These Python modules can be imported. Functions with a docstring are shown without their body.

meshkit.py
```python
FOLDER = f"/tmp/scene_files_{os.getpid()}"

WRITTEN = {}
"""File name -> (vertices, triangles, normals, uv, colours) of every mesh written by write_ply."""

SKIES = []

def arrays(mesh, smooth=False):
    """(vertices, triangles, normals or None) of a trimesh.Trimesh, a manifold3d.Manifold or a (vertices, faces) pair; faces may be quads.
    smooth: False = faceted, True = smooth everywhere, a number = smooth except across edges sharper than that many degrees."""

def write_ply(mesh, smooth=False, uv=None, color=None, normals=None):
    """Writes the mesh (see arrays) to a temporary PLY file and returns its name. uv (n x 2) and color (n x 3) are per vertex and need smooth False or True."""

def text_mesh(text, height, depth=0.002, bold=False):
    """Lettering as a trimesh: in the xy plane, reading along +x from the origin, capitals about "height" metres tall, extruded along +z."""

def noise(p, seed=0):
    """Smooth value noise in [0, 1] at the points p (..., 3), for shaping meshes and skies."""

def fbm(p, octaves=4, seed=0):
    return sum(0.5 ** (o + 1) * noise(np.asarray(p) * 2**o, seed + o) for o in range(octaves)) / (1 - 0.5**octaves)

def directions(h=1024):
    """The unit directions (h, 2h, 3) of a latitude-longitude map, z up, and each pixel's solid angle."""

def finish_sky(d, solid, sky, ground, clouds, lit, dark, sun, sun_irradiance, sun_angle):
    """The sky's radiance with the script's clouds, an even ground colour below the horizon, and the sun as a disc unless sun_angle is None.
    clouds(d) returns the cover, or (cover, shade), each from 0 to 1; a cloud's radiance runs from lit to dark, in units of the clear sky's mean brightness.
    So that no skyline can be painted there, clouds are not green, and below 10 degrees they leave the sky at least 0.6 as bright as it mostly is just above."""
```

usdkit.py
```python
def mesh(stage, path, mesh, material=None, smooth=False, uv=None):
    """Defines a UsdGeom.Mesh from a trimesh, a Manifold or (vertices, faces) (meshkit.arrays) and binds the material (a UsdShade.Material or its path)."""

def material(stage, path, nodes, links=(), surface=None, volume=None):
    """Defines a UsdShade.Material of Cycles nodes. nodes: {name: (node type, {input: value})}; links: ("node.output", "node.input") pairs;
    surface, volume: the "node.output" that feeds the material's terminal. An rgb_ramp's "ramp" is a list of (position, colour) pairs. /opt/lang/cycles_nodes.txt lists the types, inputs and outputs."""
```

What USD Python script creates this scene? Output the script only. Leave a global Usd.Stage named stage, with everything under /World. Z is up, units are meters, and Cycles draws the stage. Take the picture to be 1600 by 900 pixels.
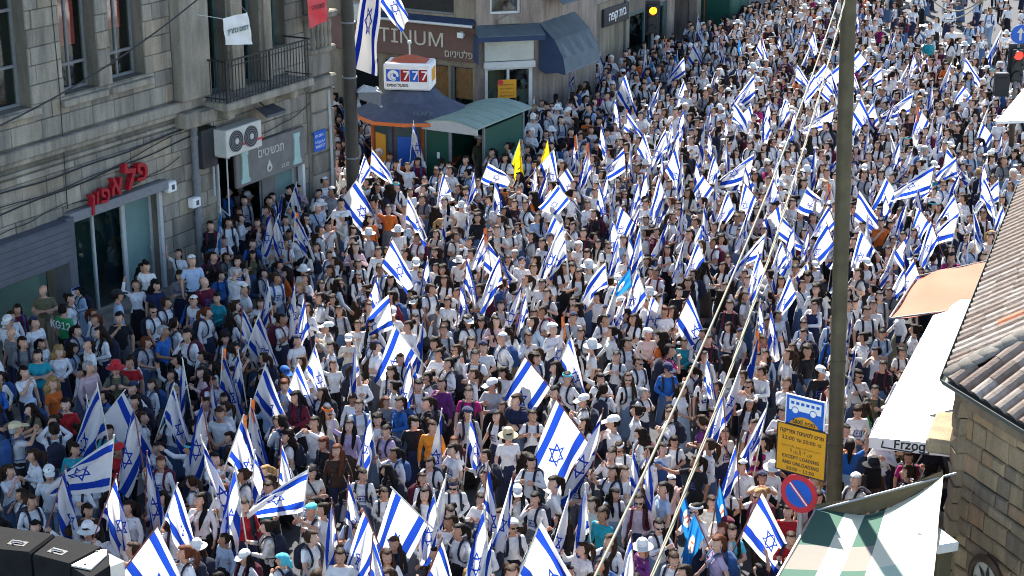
import math, random, types
import numpy as np, trimesh, manifold3d, shapely.geometry as sg, shapely.ops as so
import usdkit, meshkit
from manifold3d import Manifold, OpType
from pxr import Usd, UsdGeom, UsdLux, UsdShade, Gf, Sdf, Vt

rng = random.Random(7)
nr = np.random.RandomState(11)
stage = Usd.Stage.CreateInMemory()
UsdGeom.SetStageUpAxis(stage, 'Z'); UsdGeom.SetStageMetersPerUnit(stage, 1.0)
world = UsdGeom.Xform.Define(stage, '/World'); stage.SetDefaultPrim(world.GetPrim())
UsdGeom.Scope.Define(stage, '/World/Looks')

# ------------------------------------------------------------------ camera, sky, sun
PITCH = math.radians(18.2); FOC = 2790.0; CAM = np.array([0, 0, 15.0])
cam = UsdGeom.Camera.Define(stage, '/World/camera')
cam.AddTranslateOp().Set(Gf.Vec3d(0, 0, 15)); cam.AddRotateXOp().Set(90 - 18.2)
cam.CreateHorizontalApertureAttr(36.0); cam.CreateFocalLengthAttr(36.0 * FOC / 1600)
cam.CreateExposureAttr(1.6)
SUN_AZ = math.atan2(-0.035, 1.0); SUN_EL = math.radians(43)
sun = UsdLux.DistantLight.Define(stage, '/World/sun')
sun.CreateIntensityAttr(1.25); sun.CreateAngleAttr(0.53); sun.CreateColorAttr(Gf.Vec3f(1, .95, .87))
sun.GetPrim().CreateAttribute('inputs:normalize', Sdf.ValueTypeNames.Bool).Set(True)
sd = Gf.Vec3d(math.sin(SUN_AZ) * math.cos(SUN_EL), math.cos(SUN_AZ) * math.cos(SUN_EL), math.sin(SUN_EL))
sun.AddTransformOp().Set(Gf.Matrix4d().SetRotate(Gf.Rotation(Gf.Vec3d(0, 0, 1), sd)))
sky = UsdLux.DomeLight.Define(stage, '/World/sky')
skym = usdkit.material(stage, '/World/Looks/sky', {
    's': ('sky_texture', dict(sky_type='single_scattering', sun_disc=False, sun_elevation=SUN_EL, sun_rotation=SUN_AZ, altitude=750.0)),
    'b': ('background_shader', dict(strength=0.095))}, [('s.color', 'b.color')], surface='b.background')
UsdShade.MaterialBindingAPI.Apply(sky.GetPrim()).Bind(skym)

# ------------------------------------------------------------------ pixels <-> places (photo is 1600 x 900)
TH = math.radians(28.5)
U = np.array([math.sin(TH), math.cos(TH), 0]); V = np.array([math.cos(TH), -math.sin(TH), 0])
cP, sP = math.cos(PITCH), math.sin(PITCH)
def ray(px, py):
    a, b = (px - 800) / FOC, (450 - py) / FOC
    return np.array([a, cP + b * sP, -sP + b * cP])
def gnd(px, py, z=0.0):
    d = ray(px, py); return CAM + d * ((z - 15) / d[2])
def proj(p):
    q = np.asarray(p, float) - CAM; D = q[1] * cP - q[2] * sP
    return 800 + FOC * q[0] / D, 450 - FOC * (q[1] * sP + q[2] * cP) / D, D
def W(u, v, z=0.0): return u * U + v * V + np.array([0, 0, z])
def uv_of(p): return float(np.dot(p, U)), float(np.dot(p, V))

# ------------------------------------------------------------------ scene writing
taken = {}
def numbered(parent, name):
    k = (parent, name); n = taken.get(k, 0); taken[k] = n + 1
    return name if n == 0 else f'{name}_{n:03d}'
def tag(prim, label=None, cat=None, group=None, kind=None):
    prim = prim.GetPrim() if hasattr(prim, 'GetPrim') else prim
    for k, x in (('label', label), ('category', cat), ('group', group), ('kind', kind)):
        if x: prim.SetCustomDataByKey(k, x)
    return prim
def path_of(p): return str(p.GetPath()) if p is not None else '/World'
def obj(name, mesh, mat, parent=None, smooth=False, uv=None, label=None, kind=None):
    pp = path_of(parent); p = usdkit.mesh(stage, pp + '/' + numbered(pp, name), mesh, mat, smooth=smooth, uv=uv)
    tag(p, label=label, kind=kind); return p.GetPrim()
def thing(name, label, cat, loc=(0, 0, 0), rotz=0.0, group=None, kind=None):
    x = UsdGeom.Xform.Define(stage, '/World/' + numbered('/World', name))
    x.AddTranslateOp().Set(Gf.Vec3d(*map(float, loc)))
    if rotz: x.AddRotateZOp().Set(math.degrees(rotz))
    return tag(x, label, cat, group, kind)
def struct(name, mesh, mat, smooth=False):
    return tag(obj(name, mesh, mat, None, smooth), kind='structure')

# ------------------------------------------------------------------ shapes
def cat(ms):
    ms = [m if isinstance(m, trimesh.Trimesh) else trimesh.Trimesh(*m, process=False) for m in ms if m is not None]
    return trimesh.util.concatenate(ms)
def box(x0, x1, y0, y1, z0, z1):
    b = trimesh.creation.box([abs(x1 - x0), abs(y1 - y0), abs(z1 - z0)]); b.apply_translation([(x0 + x1) / 2, (y0 + y1) / 2, (z0 + z1) / 2]); return b
def bev(x0, x1, y0, y1, z0, z1, c=0.02):
    pts = []
    for x, y, z in [(a, b, d) for a in (0, 1) for b in (0, 1) for d in (0, 1)]:
        X, Y, Z = (x0, x1)[x], (y0, y1)[y], (z0, z1)[z]; sx, sy, sz = 1 - 2 * x, 1 - 2 * y, 1 - 2 * z
        pts += [(X, Y + sy * c, Z + sz * c), (X + sx * c, Y, Z + sz * c), (X + sx * c, Y + sy * c, Z)]
    return trimesh.convex.convex_hull(np.array(pts))
def hullp(pts): return trimesh.convex.convex_hull(np.asarray(pts, float))
def tube(pts, r, n=6, closed_ends=True):
    pts = np.asarray(pts, float); r = np.broadcast_to(np.asarray(r, float), (len(pts),))
    t = np.gradient(pts, axis=0); t /= np.linalg.norm(t, axis=1)[:, None] + 1e-12
    ref = np.array([0, 0, 1.0]) if abs(t[0, 2]) < .9 else np.array([1.0, 0, 0])
    V_, F_ = [], []
    a = np.cross(t[0], ref)
    for i in range(len(pts)):
        a = a - t[i] * np.dot(a, t[i]); a /= np.linalg.norm(a) + 1e-12; b = np.cross(t[i], a)
        for k in range(n):
            q = 2 * math.pi * k / n; V_.append(pts[i] + r[i] * (math.cos(q) * a + math.sin(q) * b))
    for i in range(len(pts) - 1):
        for k in range(n):
            A, B = i * n + k, i * n + (k + 1) % n; F_ += [(A, B, B + n), (A, B + n, A + n)]
    if closed_ends:
        c0, c1 = len(V_), len(V_) + 1; V_ += [pts[0], pts[-1]]; e = (len(pts) - 1) * n
        for k in range(n): F_ += [(c0, (k + 1) % n, k), (c1, e + k, e + (k + 1) % n)]
    return trimesh.Trimesh(np.array(V_), np.array(F_), process=False)
def lathe(prof, n=24):
    V_, F_ = [], []
    for r, z in prof:
        for k in range(n): q = 2 * math.pi * k / n; V_.append((r * math.cos(q), r * math.sin(q), z))
    for i in range(len(prof) - 1):
        for k in range(n):
            A, B = i * n + k, i * n + (k + 1) % n; F_ += [(A, B, B + n), (A, B + n, A + n)]
    return trimesh.Trimesh(np.array(V_), np.array(F_), process=False)
def prism(poly, h):
    gs = [g for g in getattr(poly, 'geoms', [poly]) if g.area > 1e-7]
    return cat([trimesh.creation.extrude_polygon(g, h, engine='earcut') for g in gs])
def moved(m, t=(0, 0, 0), rx=0, ry=0, rz=0, s=1.0):
    m = m.copy()
    if s != 1.0: m.apply_scale(s)
    for a, ax in ((rx, [1, 0, 0]), (ry, [0, 1, 0]), (rz, [0, 0, 1])):
        if a: m.apply_transform(trimesh.transformations.rotation_matrix(a, ax))
    m.apply_translation(t); return m
def frame_map(m, ex, ey, ez, o):
    """mesh coordinates x,y,z along the given world axes from o"""
    M = np.eye(4); M[:3, 0], M[:3, 1], M[:3, 2], M[:3, 3] = ex, ey, ez, o
    m = m.copy(); m.apply_transform(M); return m
def wallplate(poly, x0, x1):
    """polygon in (y,z) extruded along x from x0 to x1"""
    return frame_map(prism(poly, x1 - x0), (0, 1, 0), (0, 0, 1), (1, 0, 0), (x0, 0, 0))
_glob = meshkit.glob.glob
def text(s, h, d=0.01, font='Inter.woff2', bold=False):
    if font == 'heb': font = 'NotoSansHebrew-Regular.woff2'; s = s[::-1]
    if font == 'ara': font = 'NotoSansArabic-VariableFont_wdth,wght.woff2'; s = s[::-1]
    meshkit.glob = types.SimpleNamespace(glob=lambda p: _glob(p.replace('Inter.woff2', font)))
    m = meshkit.text_mesh(s, h, d, bold); return m
def on_wall(m, y, z, x=0.0, flip=False, slope=0.0):
    """lettering (xy plane) set onto a plane that faces +x, reading along +y"""
    if slope: m = moved(m, rz=slope)
    return frame_map(m, (0, 1, 0), (0, 0, 1), (1, 0, 0), (x, y, z))
def bez(p0, p1, sag, n=14):
    t = np.linspace(0, 1, n)[:, None]; p = np.asarray(p0) * (1 - t) + np.asarray(p1) * t; p[:, 2] -= sag * 4 * (t * (1 - t))[:, 0]; return p

# ------------------------------------------------------------------ materials
L = '/World/Looks/'
def mat(name, col, rough=0.7, var=0.12, scale=6.0, bump=0.0, bscale=None, metal=0.0, spec=0.4, detail=4, coat=0.0, sheen=0.0, emit=None):
    a = np.array(col, float)
    n = {'t': ('texture_coordinate', {}), 'n': ('noise_texture', dict(scale=scale, detail=float(detail), roughness=.6)),
         'r': ('rgb_ramp', dict(ramp=[(.25, tuple(a * (1 - var))), (.75, tuple(np.minimum(a * (1 + var), .95)))])),
         'p': ('principled_bsdf', dict(roughness=rough, metallic=metal, specular_ior_level=spec, coat_weight=coat, sheen_weight=sheen))}
    l = [('t.object', 'n.vector'), ('n.fac', 'r.fac'), ('r.color', 'p.base_color')]
    if bump:
        n['n2'] = ('noise_texture', dict(scale=bscale or scale * 4, detail=5.0)); n['b'] = ('bump', dict(strength=bump, distance=.02))
        l += [('t.object', 'n2.vector'), ('n2.fac', 'b.height'), ('b.normal', 'p.normal')]
    if emit: n['p'][1].update(emission_color=emit[0], emission_strength=emit[1])
    return usdkit.material(stage, L + name, n, l, surface='p.BSDF')
def glass(name, tint=(.8, .9, .88), fac=.1, rough=.04):
    return usdkit.material(stage, L + name, {'ge': ('geometry', {}), 'io': ('mix_float', dict(a=1.5, b=.66667)), 'f': ('fresnel', {}), 't': ('transparent_bsdf', dict(color=tint)), 'g': ('glossy_bsdf', dict(color=(1, 1, 1), roughness=rough)), 'm': ('mix_closure', {})},
                           [('ge.backfacing', 'io.fac'), ('io.result', 'f.IOR'), ('f.fac', 'm.fac'), ('t.BSDF', 'm.closure1'), ('g.BSDF', 'm.closure2')], surface='m.closure')
def stone_mat(name, col, grime=.5):
    """weathered limestone: soft tone patches, dark run-off streaks, pitted surface"""
    a = np.array(col); d = a * np.array([.34, .35, .38])
    return usdkit.material(stage, L + name, {
        'g': ('geometry', {}), 'o': ('object_info', {}), 'sc': ('mapping', dict(scale=(1.5, 1.5, .35))), 'sc2': ('mapping', dict(scale=(3.6, 3.6, .55))),
        'n1': ('noise_texture', dict(scale=1.0, detail=6.0, roughness=.65)), 'n2': ('noise_texture', dict(scale=1.0, detail=5.0, roughness=.7)), 'n3': ('noise_texture', dict(scale=26.0, detail=6.0, roughness=.7)),
        'r1': ('rgb_ramp', dict(ramp=[(.3, tuple(a * .58)), (.5, tuple(a)), (.72, tuple(np.minimum(a * 1.35, .9)))])),
        'r2': ('rgb_ramp', dict(ramp=[(.42, (0, 0, 0)), (.75, (grime,) * 3)])),
        'mx': ('mix_color', dict(b=tuple(d))), 'r3': ('rgb_ramp', dict(ramp=[(.3, (.7, .7, .7)), (.6, (1, 1, 1))])), 'mu': ('mix_color', dict(blend_type='multiply', fac=.8)),
        'b': ('bump', dict(strength=.55, distance=.02)), 'p': ('principled_bsdf', dict(roughness=.92, specular_ior_level=.2))},
        [('g.position', 'sc.vector'), ('sc.vector', 'n1.vector'), ('g.position', 'sc2.vector'), ('sc2.vector', 'n2.vector'), ('g.position', 'n3.vector'), ('n1.fac', 'r1.fac'), ('n2.fac', 'r2.fac'),
         ('r1.color', 'mx.a'), ('r2.color', 'mx.fac'), ('n3.fac', 'r3.fac'), ('mx.result', 'mu.a'), ('r3.color', 'mu.b'), ('mu.result', 'p.base_color'), ('n3.fac', 'b.height'), ('b.normal', 'p.normal')], surface='p.BSDF')
M = {}
M['stone'] = [stone_mat(f'limestone_{k}', c, g) for k, (c, g) in enumerate([((.32, .285, .222), .65), ((.265, .237, .188), .8), ((.35, .312, .245), .55), ((.23, .21, .17), .85), ((.335, .285, .21), .7), ((.29, .268, .22), .7)])]
M['mortar'] = stone_mat('mortar', (.18, .16, .125), .7)
M['trim'] = stone_mat('trim_stone', (.32, .288, .225), .9)
M['rubble'] = [stone_mat(f'rubble_{k}', c, .35) for k, c in enumerate([(.30, .225, .14), (.25, .19, .125), (.34, .26, .165), (.22, .17, .12), (.33, .22, .13)])]
M['asphalt'] = mat('asphalt', (.062, .063, .069), .9, .3, 3.0, .5, 60)
M['paving'] = mat('paving', (.26, .25, .23), .85, .25, 2.0, .3, 20)
M['zebra'] = mat('road_paint', (.78, .77, .73), .7, .1, 4.0, .2, 40)
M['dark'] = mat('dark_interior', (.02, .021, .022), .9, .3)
M['black'] = mat('black_metal', (.018, .018, .02), .45, .2)
M['iron'] = mat('wrought_iron', (.012, .012, .013), .55, .2)
M['greymetal'] = mat('grey_metal', (.17, .175, .18), .5, .2, 8, .1)
M['lightmetal'] = mat('light_metal', (.42, .43, .42), .45, .12, 8, .05)
M['slate'] = mat('slate_paint', (.075, .082, .098), .6, .2, 3)
M['acwhite'] = mat('ac_white', (.50, .485, .43), .5, .12, 5)
M['white'] = mat('white_paint', (.78, .77, .74), .5, .07, 4)
M['offwhite'] = mat('offwhite_paint', (.62, .62, .58), .6, .1, 4)
M['red'] = mat('red_paint', (.30, .008, .016), .4, .15)
M['sred'] = mat('sign_red', (.55, .03, .04), .45, .1)
M['blue'] = mat('sign_blue', (.012, .10, .46), .4, .12)
M['yellow'] = mat('sign_yellow', (.66, .29, .008), .5, .06)
M['teal'] = mat('teal_panel', (.13, .22, .205), .4, .12, 3)
M['teal2'] = mat('dark_teal_panel', (.05, .095, .09), .4, .15, 3)
M['mint'] = mat('mint_plaster', (.33, .47, .42), .7, .1)
M['signgrey'] = mat('sign_grey', (.15, .14, .13), .65, .2, 4)
M['brownsign'] = mat('brown_fascia', (.155, .085, .065), .55, .15, 2)
M['gold'] = mat('letter_metal', (.55, .52, .43), .35, .1, metal=.3)
M['green'] = mat('green_panel', (.010, .062, .042), .45, .2, 2)
M['palegreen'] = mat('pale_green_roof', (.21, .31, .26), .5, .12, 2)
M['orange'] = mat('orange_paint', (.62, .15, .03), .55, .15)
M['rust'] = mat('rust_paint', (.36, .09, .03), .6, .25, 4)
M['kblue'] = mat('kiosk_roof_blue', (.06, .075, .115), .7, .25, 4, .15)
M['navyc'] = mat('navy_canvas', (.03, .05, .10), .8, .2, 3, .2)
M['bluec'] = mat('blue_grey_canvas', (.095, .122, .135), .8, .2, 2.5, .2)
M['beige'] = stone_mat('beige_wall', (.31, .255, .18), .7)
M['pinkwall'] = stone_mat('pink_wall', (.29, .235, .19), .75)
M['cream'] = mat('cream_shutter', (.55, .55, .47), .6, .12, 3)
M['wood'] = mat('olive_timber', (.075, .062, .033), .8, .35, 3.0, .5, 30)
M['dpole'] = mat('dark_pole', (.05, .043, .032), .75, .3, 3.0, .4, 30)
M['cable'] = mat('pale_cable', (.19, .175, .115), .6, .2, 20)
M['wire'] = mat('dark_cable', (.02, .02, .02), .6, .2)
M['rtile'] = [mat(f'roof_tile_{k}', c, .85, .35, 9, .5, 40) for k, c in enumerate([(.19, .148, .12), (.235, .195, .165), (.145, .108, .088), (.275, .24, .21), (.05, .042, .036)])]
M['redtile'] = mat('new_roof_tile', (.50, .15, .07), .8, .2, 9, .3, 40)
M['cement'] = stone_mat('cement', (.215, .20, .175), .5)
M['gutter'] = mat('gutter', (.045, .06, .055), .5, .3)
M['ocanvas'] = mat('orange_canvas', (.46, .115, .055), .8, .08, 2, .15)
M['wawning'] = mat('white_awning', (.82, .80, .75), .5, .05, 1.5)
M['darkcanvas'] = mat('brown_canvas', (.10, .075, .04), .8, .2)
M['paint'] = mat('black_paint', (.02, .02, .022), .6, .1)
M['bluepane'] = mat('window_teal', (.03, .07, .08), .3, .2)
M['glass'] = glass('pane'); M['glassteal'] = glass('teal_pane', (.45, .62, .58))
M['curtain'] = mat('red_curtain', (.45, .035, .035), .8, .2, 6)
M['paperorange'] = mat('orange_poster', (.65, .22, .08), .7, .2, 5)
M['paper'] = mat('paper', (.7, .7, .66), .8, .05)
M['lamp_amber'] = mat('amber_lamp', (.9, .35, .02), .4, .05, emit=((1, .20, .004), 2.2))
M['lamp_red'] = mat('red_lamp', (.9, .02, .02), .4, .05, emit=((1, .02, .01), 1.6))
M['lamp_white'] = mat('white_lamp', (.9, .9, .9), .4, .05, emit=((.85, 1, .95), 3.0))
M['dimlens'] = mat('dark_lens', (.02, .03, .03), .3, .1)
M['spk'] = mat('speaker_black', (.012, .012, .013), .8, .25, 6, .25, 90, spec=.08)
M['spkgrille'] = mat('speaker_side', (.012, .012, .013), .7, .2, 6, .2, 120)
M['silver'] = mat('silver_plate', (.62, .6, .54), .35, .1, 4, metal=.35)
M['steel'] = mat('galvanised_steel', (.32, .32, .31), .4, .15, 5, metal=.6)
# ------------------------------------------------------------------ ground
def quadstrip(poly, z): return moved(prism(sg.Polygon(poly), .02), (0, 0, z - .02))
struct('ground', box(-400, 400, -60, 900, -.6, -.03), M['asphalt'])
def uvpoly(pts): return [tuple(W(u, v)[:2]) for u, v in pts]
struct('road', quadstrip(uvpoly([(-20, -24.6), (150, -24.6), (150, -9.5), (-20, -9.5)]), .0), M['asphalt'])
def pavement(pts):
    return prism(sg.Polygon(uvpoly(pts)), .15)
struct('pavement', moved(pavement([(-20, -45), (42.5, -45), (42.5, -25.3), (-20, -25.3)]), (0, 0, -.03)), M['paving'])
struct('pavement', moved(pavement([(51.5, -60), (150, -60), (150, -26.2), (51.5, -26.2)]), (0, 0, -.03)), M['paving'])
struct('pavement', moved(pavement([(-20, -9.0), (150, -9.0), (150, 20), (-20, 20)]), (0, 0, -.03)), M['paving'])
for side, v0, a, b in ((0, -25.3, -20, 42.5), (1, -26.2, 51.5, 150), (2, -9.0, -20, 150)):
    s = 1 if side < 2 else -1
    struct('kerb', prism(sg.Polygon(uvpoly([(a, v0), (b, v0), (b, v0 + .16 * s), (a, v0 + .16 * s)])), .155), M['trim'])
# zebra crossing on the open corner of the junction, top right of the picture
for k in range(9):
    c = gnd(1360 + 26 * k, 12 + 14 * k); c2 = c + .55 * np.array([.5, -.87, 0])
    d = np.array([.93, .36, 0]); ql = [c - 1.9 * d, c + 1.9 * d, c2 + 1.9 * d, c2 - 1.9 * d]
    struct('crossing_stripe', quadstrip([tuple(p[:2]) for p in ql], .012), M['zebra'])

# ------------------------------------------------------------------ stone pieces
def lay_stones(parent, y0, y1, z0, z1, course, width, holes, x, mats, thick=.045, gap=.009, limit=300, bevel=.014, r=random.Random(3), rough=.018):
    """courses of separate stones over the rectangle, cut round the holes; each stone its own piece"""
    spare = []; n = 0; z = z0; row = 0
    hs = [sg.box(*h) for h in holes]
    while z < z1 - .08:
        h = min(course * r.uniform(.92, 1.08), z1 - z); y = y0 - (row % 2) * width * .5
        while y < y1:
            w = width * r.uniform(.7, 1.35); a, b = max(y, y0), min(y + w, y1); y += w
            if b - a < .1: continue
            cell = sg.box(a, z, b, z + h)
            for q in hs: cell = cell.difference(q)
            for g in getattr(cell, 'geoms', [cell]):
                if g.is_empty or g.area < .012: continue
                ya, za, yb, zb = g.bounds
                if g.area < .93 * (yb - ya) * (zb - za):
                    parts = [sg.box(ya, za, yb, zb)]
                    for q in hs: parts = [t for p in parts for t in getattr(p.difference(q), 'geoms', [p.difference(q)])]
                    g2 = max(parts, key=lambda t: t.area); m = wallplate(g2.buffer(-gap / 2), x, x + thick)
                else:
                    if yb - ya < .05 or zb - za < .05: continue
                    m = bev(x - .02, x + thick + r.uniform(-rough, rough), ya + gap / 2, yb - gap / 2, za + gap / 2, zb - gap / 2, bevel)
                if n < limit: obj('stone', m, r.choice(mats), parent); n += 1
                else: spare.append(m)
        z += h; row += 1
    if spare: obj('stone_courses', cat(spare), mats[0], parent, kind='stuff')

# ------------------------------------------------------------------ the old stone building on the left
F = -29.2; U0 = 35.0
bl = thing('stone_building', 'weathered grey limestone building on the left with iron balcony and tall windows', 'building', W(U0, F), -TH)
def yb(u): return u - U0
openings = [(26.6, 0, 30.95, 3.0), (31.25, 0, 34.65, 3.06), (37.1, 0, 41.1, 3.45),
            (28.3, 6.05, 30.4, 9.2), (31.5, 6.12, 32.75, 9.2), (33.22, 6.12, 34.48, 9.2),
            (36.98, 5.06, 37.85, 8.6), (38.45, 5.06, 39.3, 8.6), (39.75, 5.9, 40.5, 8.6)]
poly = sg.box(yb(18), -.05, yb(42.45), 19.6)
for a, z0, b, z1 in openings: poly = poly.difference(sg.box(yb(a), z0, yb(b), z1))
wall = obj('wall', wallplate(poly, -.48, 0), M['mortar'], bl)
obj('rear_mass', box(-9, -.5, yb(18), yb(42.44), 9.3, 19.4), M['mortar'], bl)
obj('roof', box(-9.2, .35, yb(17.8), yb(42.8), 19.6, 20.0), M['trim'], bl)
obj('end_wall', box(-9, -.49, yb(42.0), yb(42.45), 0, 9.3), M['mortar'], bl)
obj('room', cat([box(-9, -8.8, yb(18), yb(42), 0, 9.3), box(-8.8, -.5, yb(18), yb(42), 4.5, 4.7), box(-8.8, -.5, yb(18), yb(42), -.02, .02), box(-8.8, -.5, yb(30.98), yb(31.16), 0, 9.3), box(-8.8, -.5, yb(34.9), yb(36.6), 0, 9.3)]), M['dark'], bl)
holes = [(yb(a) - .0, z0 - .0, yb(b), z1) for a, z0, b, z1 in openings]
holes += [(yb(18), 4.52, yb(36.8), 5.22), (yb(35.5), 5.0, yb(36.74), 9.2), (yb(41.35), 0, yb(42.45), 9), (yb(36.6), 4.76, yb(40.5), 5.1), (yb(31.2), 3.0, yb(34.75), 3.34)]
lay_stones(wall, yb(27.2), yb(42.45), 0, 8.9, .43, .78, holes, 0, M['stone'])
# reveals seen inside the tall windows come from the wall's thickness; frames, panes, curtains
def window(u0, z0, u1, z1, transom, curtain=None, frame_m=None, door=False):
    fm = frame_m or M['greymetal']
    w = sg.box(yb(u0), z0, yb(u1), z1); inner = w.buffer(-.07, join_style=2)
    if transom:
        for t in transom: inner = inner.difference(sg.box(yb(u0), t - .035, yb(u1), t + .035))
    mid = sg.box(yb((u0 + u1) / 2) - .03, z0, yb((u0 + u1) / 2) + .03, z1); inner = inner.difference(mid)
    wi = obj('window', wallplate(w.difference(inner), -.385, -.33), fm, bl)
    obj('pane', wallplate(w.buffer(-.03, join_style=2), -.368, -.362), M['glass'], wi)
    if curtain:
        ys = np.linspace(yb(u0) + .08, yb(u0) + (u1 - u0) * curtain[1], 22)
        v = [(-.405 + .014 * math.sin(k * 1.7), y, z) for k, y in enumerate(ys) for z in (z0 + curtain[2], z1)]
        f = [(2 * k, 2 * k + 1, 2 * k + 3) for k in range(21)] + [(2 * k, 2 * k + 3, 2 * k + 2) for k in range(21)]
        m = trimesh.Trimesh(np.array(v), np.array(f), process=False); m2 = m.copy(); m2.apply_translation((-.015, 0, 0)); m2.invert()
        obj('curtain', cat([m, m2]), curtain[0], wi)
    return wi
window(28.3, 6.05, 30.4, 9.2, (7.0, 8.3)); window(31.5, 6.12, 32.75, 9.2, (6.75, 8.35), (M['curtain'], .8, 1.05)); window(33.22, 6.12, 34.48, 9.2, (6.75, 8.35), (M['curtain'], .75, 1.2))
window(36.98, 5.06, 37.85, 8.6, (7.6,), frame_m=M['teal2']); window(38.45, 5.06, 39.3, 8.6, (7.6,), frame_m=M['teal2']); window(39.75, 5.9, 40.5, 8.6, (7.6,), frame_m=M['teal2'])
for a, b in ((28.1, 30.6), (31.35, 32.92), (33.1, 34.66)):
    obj('sill', bev(-.35, .17, yb(a), yb(b), 5.86, 6.03, .02), M['trim'], bl)
obj('ledge', cat([bev(-.03, .2, yb(18), yb(36.72), 4.93, 5.2, .03), bev(-.03, .12, yb(18), yb(36.72), 4.8, 4.93, .02), bev(-.03, .06, yb(18), yb(36.72), 4.56, 4.66, .02)]), M['trim'], bl)
obj('pilaster', cat([bev(-.02, .34, yb(35.55), yb(36.72), 5.2, 9.2, .03), bev(-.02, .42, yb(35.5), yb(36.8), 4.5, 4.92, .03)]), M['stone'][0], bl)
for a, b in ((37.9, 38.4), (39.35, 39.7)):
    obj('pilaster', bev(-.02, .16, yb(a), yb(b), 5.06, 8.8, .02), M['stone'][4], bl)
cp = obj('corner_pier', cat([bev(-.3, .16, yb(41.4), yb(42.5), .0, 4.4, .12), bev(-.3, .3, yb(41.25), yb(42.6), 4.4, 4.75, .05), bev(-.3, .2, yb(41.45), yb(42.5), 4.75, 9, .08)]), M['stone'][5], bl)
for k in range(7): obj('stone', bev(.1, .205 + .015 * (k % 2), yb(41.42), yb(42.52), .1 + .61 * k, .68 + .61 * k, .03), M['stone'][k % 6], cp)
for k in range(5): obj('baluster', moved(lathe([(.05, 0), (.085, .15), (.05, .4), (.085, .62), (.05, .8)], 10), (.22, yb(41.55) + .2 * k, 5.6)), M['trim'], cp)
obj('capital', bev(-.1, .36, yb(41.35), yb(42.65), 6.4, 6.6, .04), M['trim'], cp); obj('string_course', bev(-.1, .3, yb(41.4), yb(42.6), 5.42, 5.6, .04), M['trim'], cp)
# balcony
obj('balcony_slab', cat([bev(-.02, .98, yb(36.5), yb(40.45), 4.83, 5.05, .03), bev(-.02, .7, yb(36.9), yb(37.2), 4.5, 4.83, .05), bev(-.02, .7, yb(39.8), yb(40.1), 4.5, 4.83, .05)]), M['trim'], bl)
rl = obj('railing', cat([box(.9, .94, yb(36.55), yb(40.4), 6.12, 6.16), box(.9, .93, yb(36.55), yb(40.4), 5.98, 6.0), box(.9, .93, yb(36.55), yb(40.4), 5.13, 5.155),
                         box(0, .92, yb(36.55), yb(36.58), 6.12, 6.16), box(0, .92, yb(36.55), yb(36.58), 5.13, 5.155), box(0, .92, yb(40.38), yb(40.41), 6.12, 6.16), box(0, .92, yb(40.38), yb(40.41), 5.13, 5.155)]), M['iron'], bl)
ys = np.arange(yb(36.57), yb(40.4), .137)
for k, y in enumerate(ys):
    b = .022 if k % 14 == 0 else .009
    obj('baluster', box(.918 - b, .918 + b, y - b, y + b, 5.05, 6.14), M['iron'], rl)
for x in np.arange(.13, .9, .137): obj('baluster', box(x - .009, x + .009, yb(36.565) - .009, yb(36.565) + .009, 5.05, 6.14), M['iron'], rl)
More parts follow.
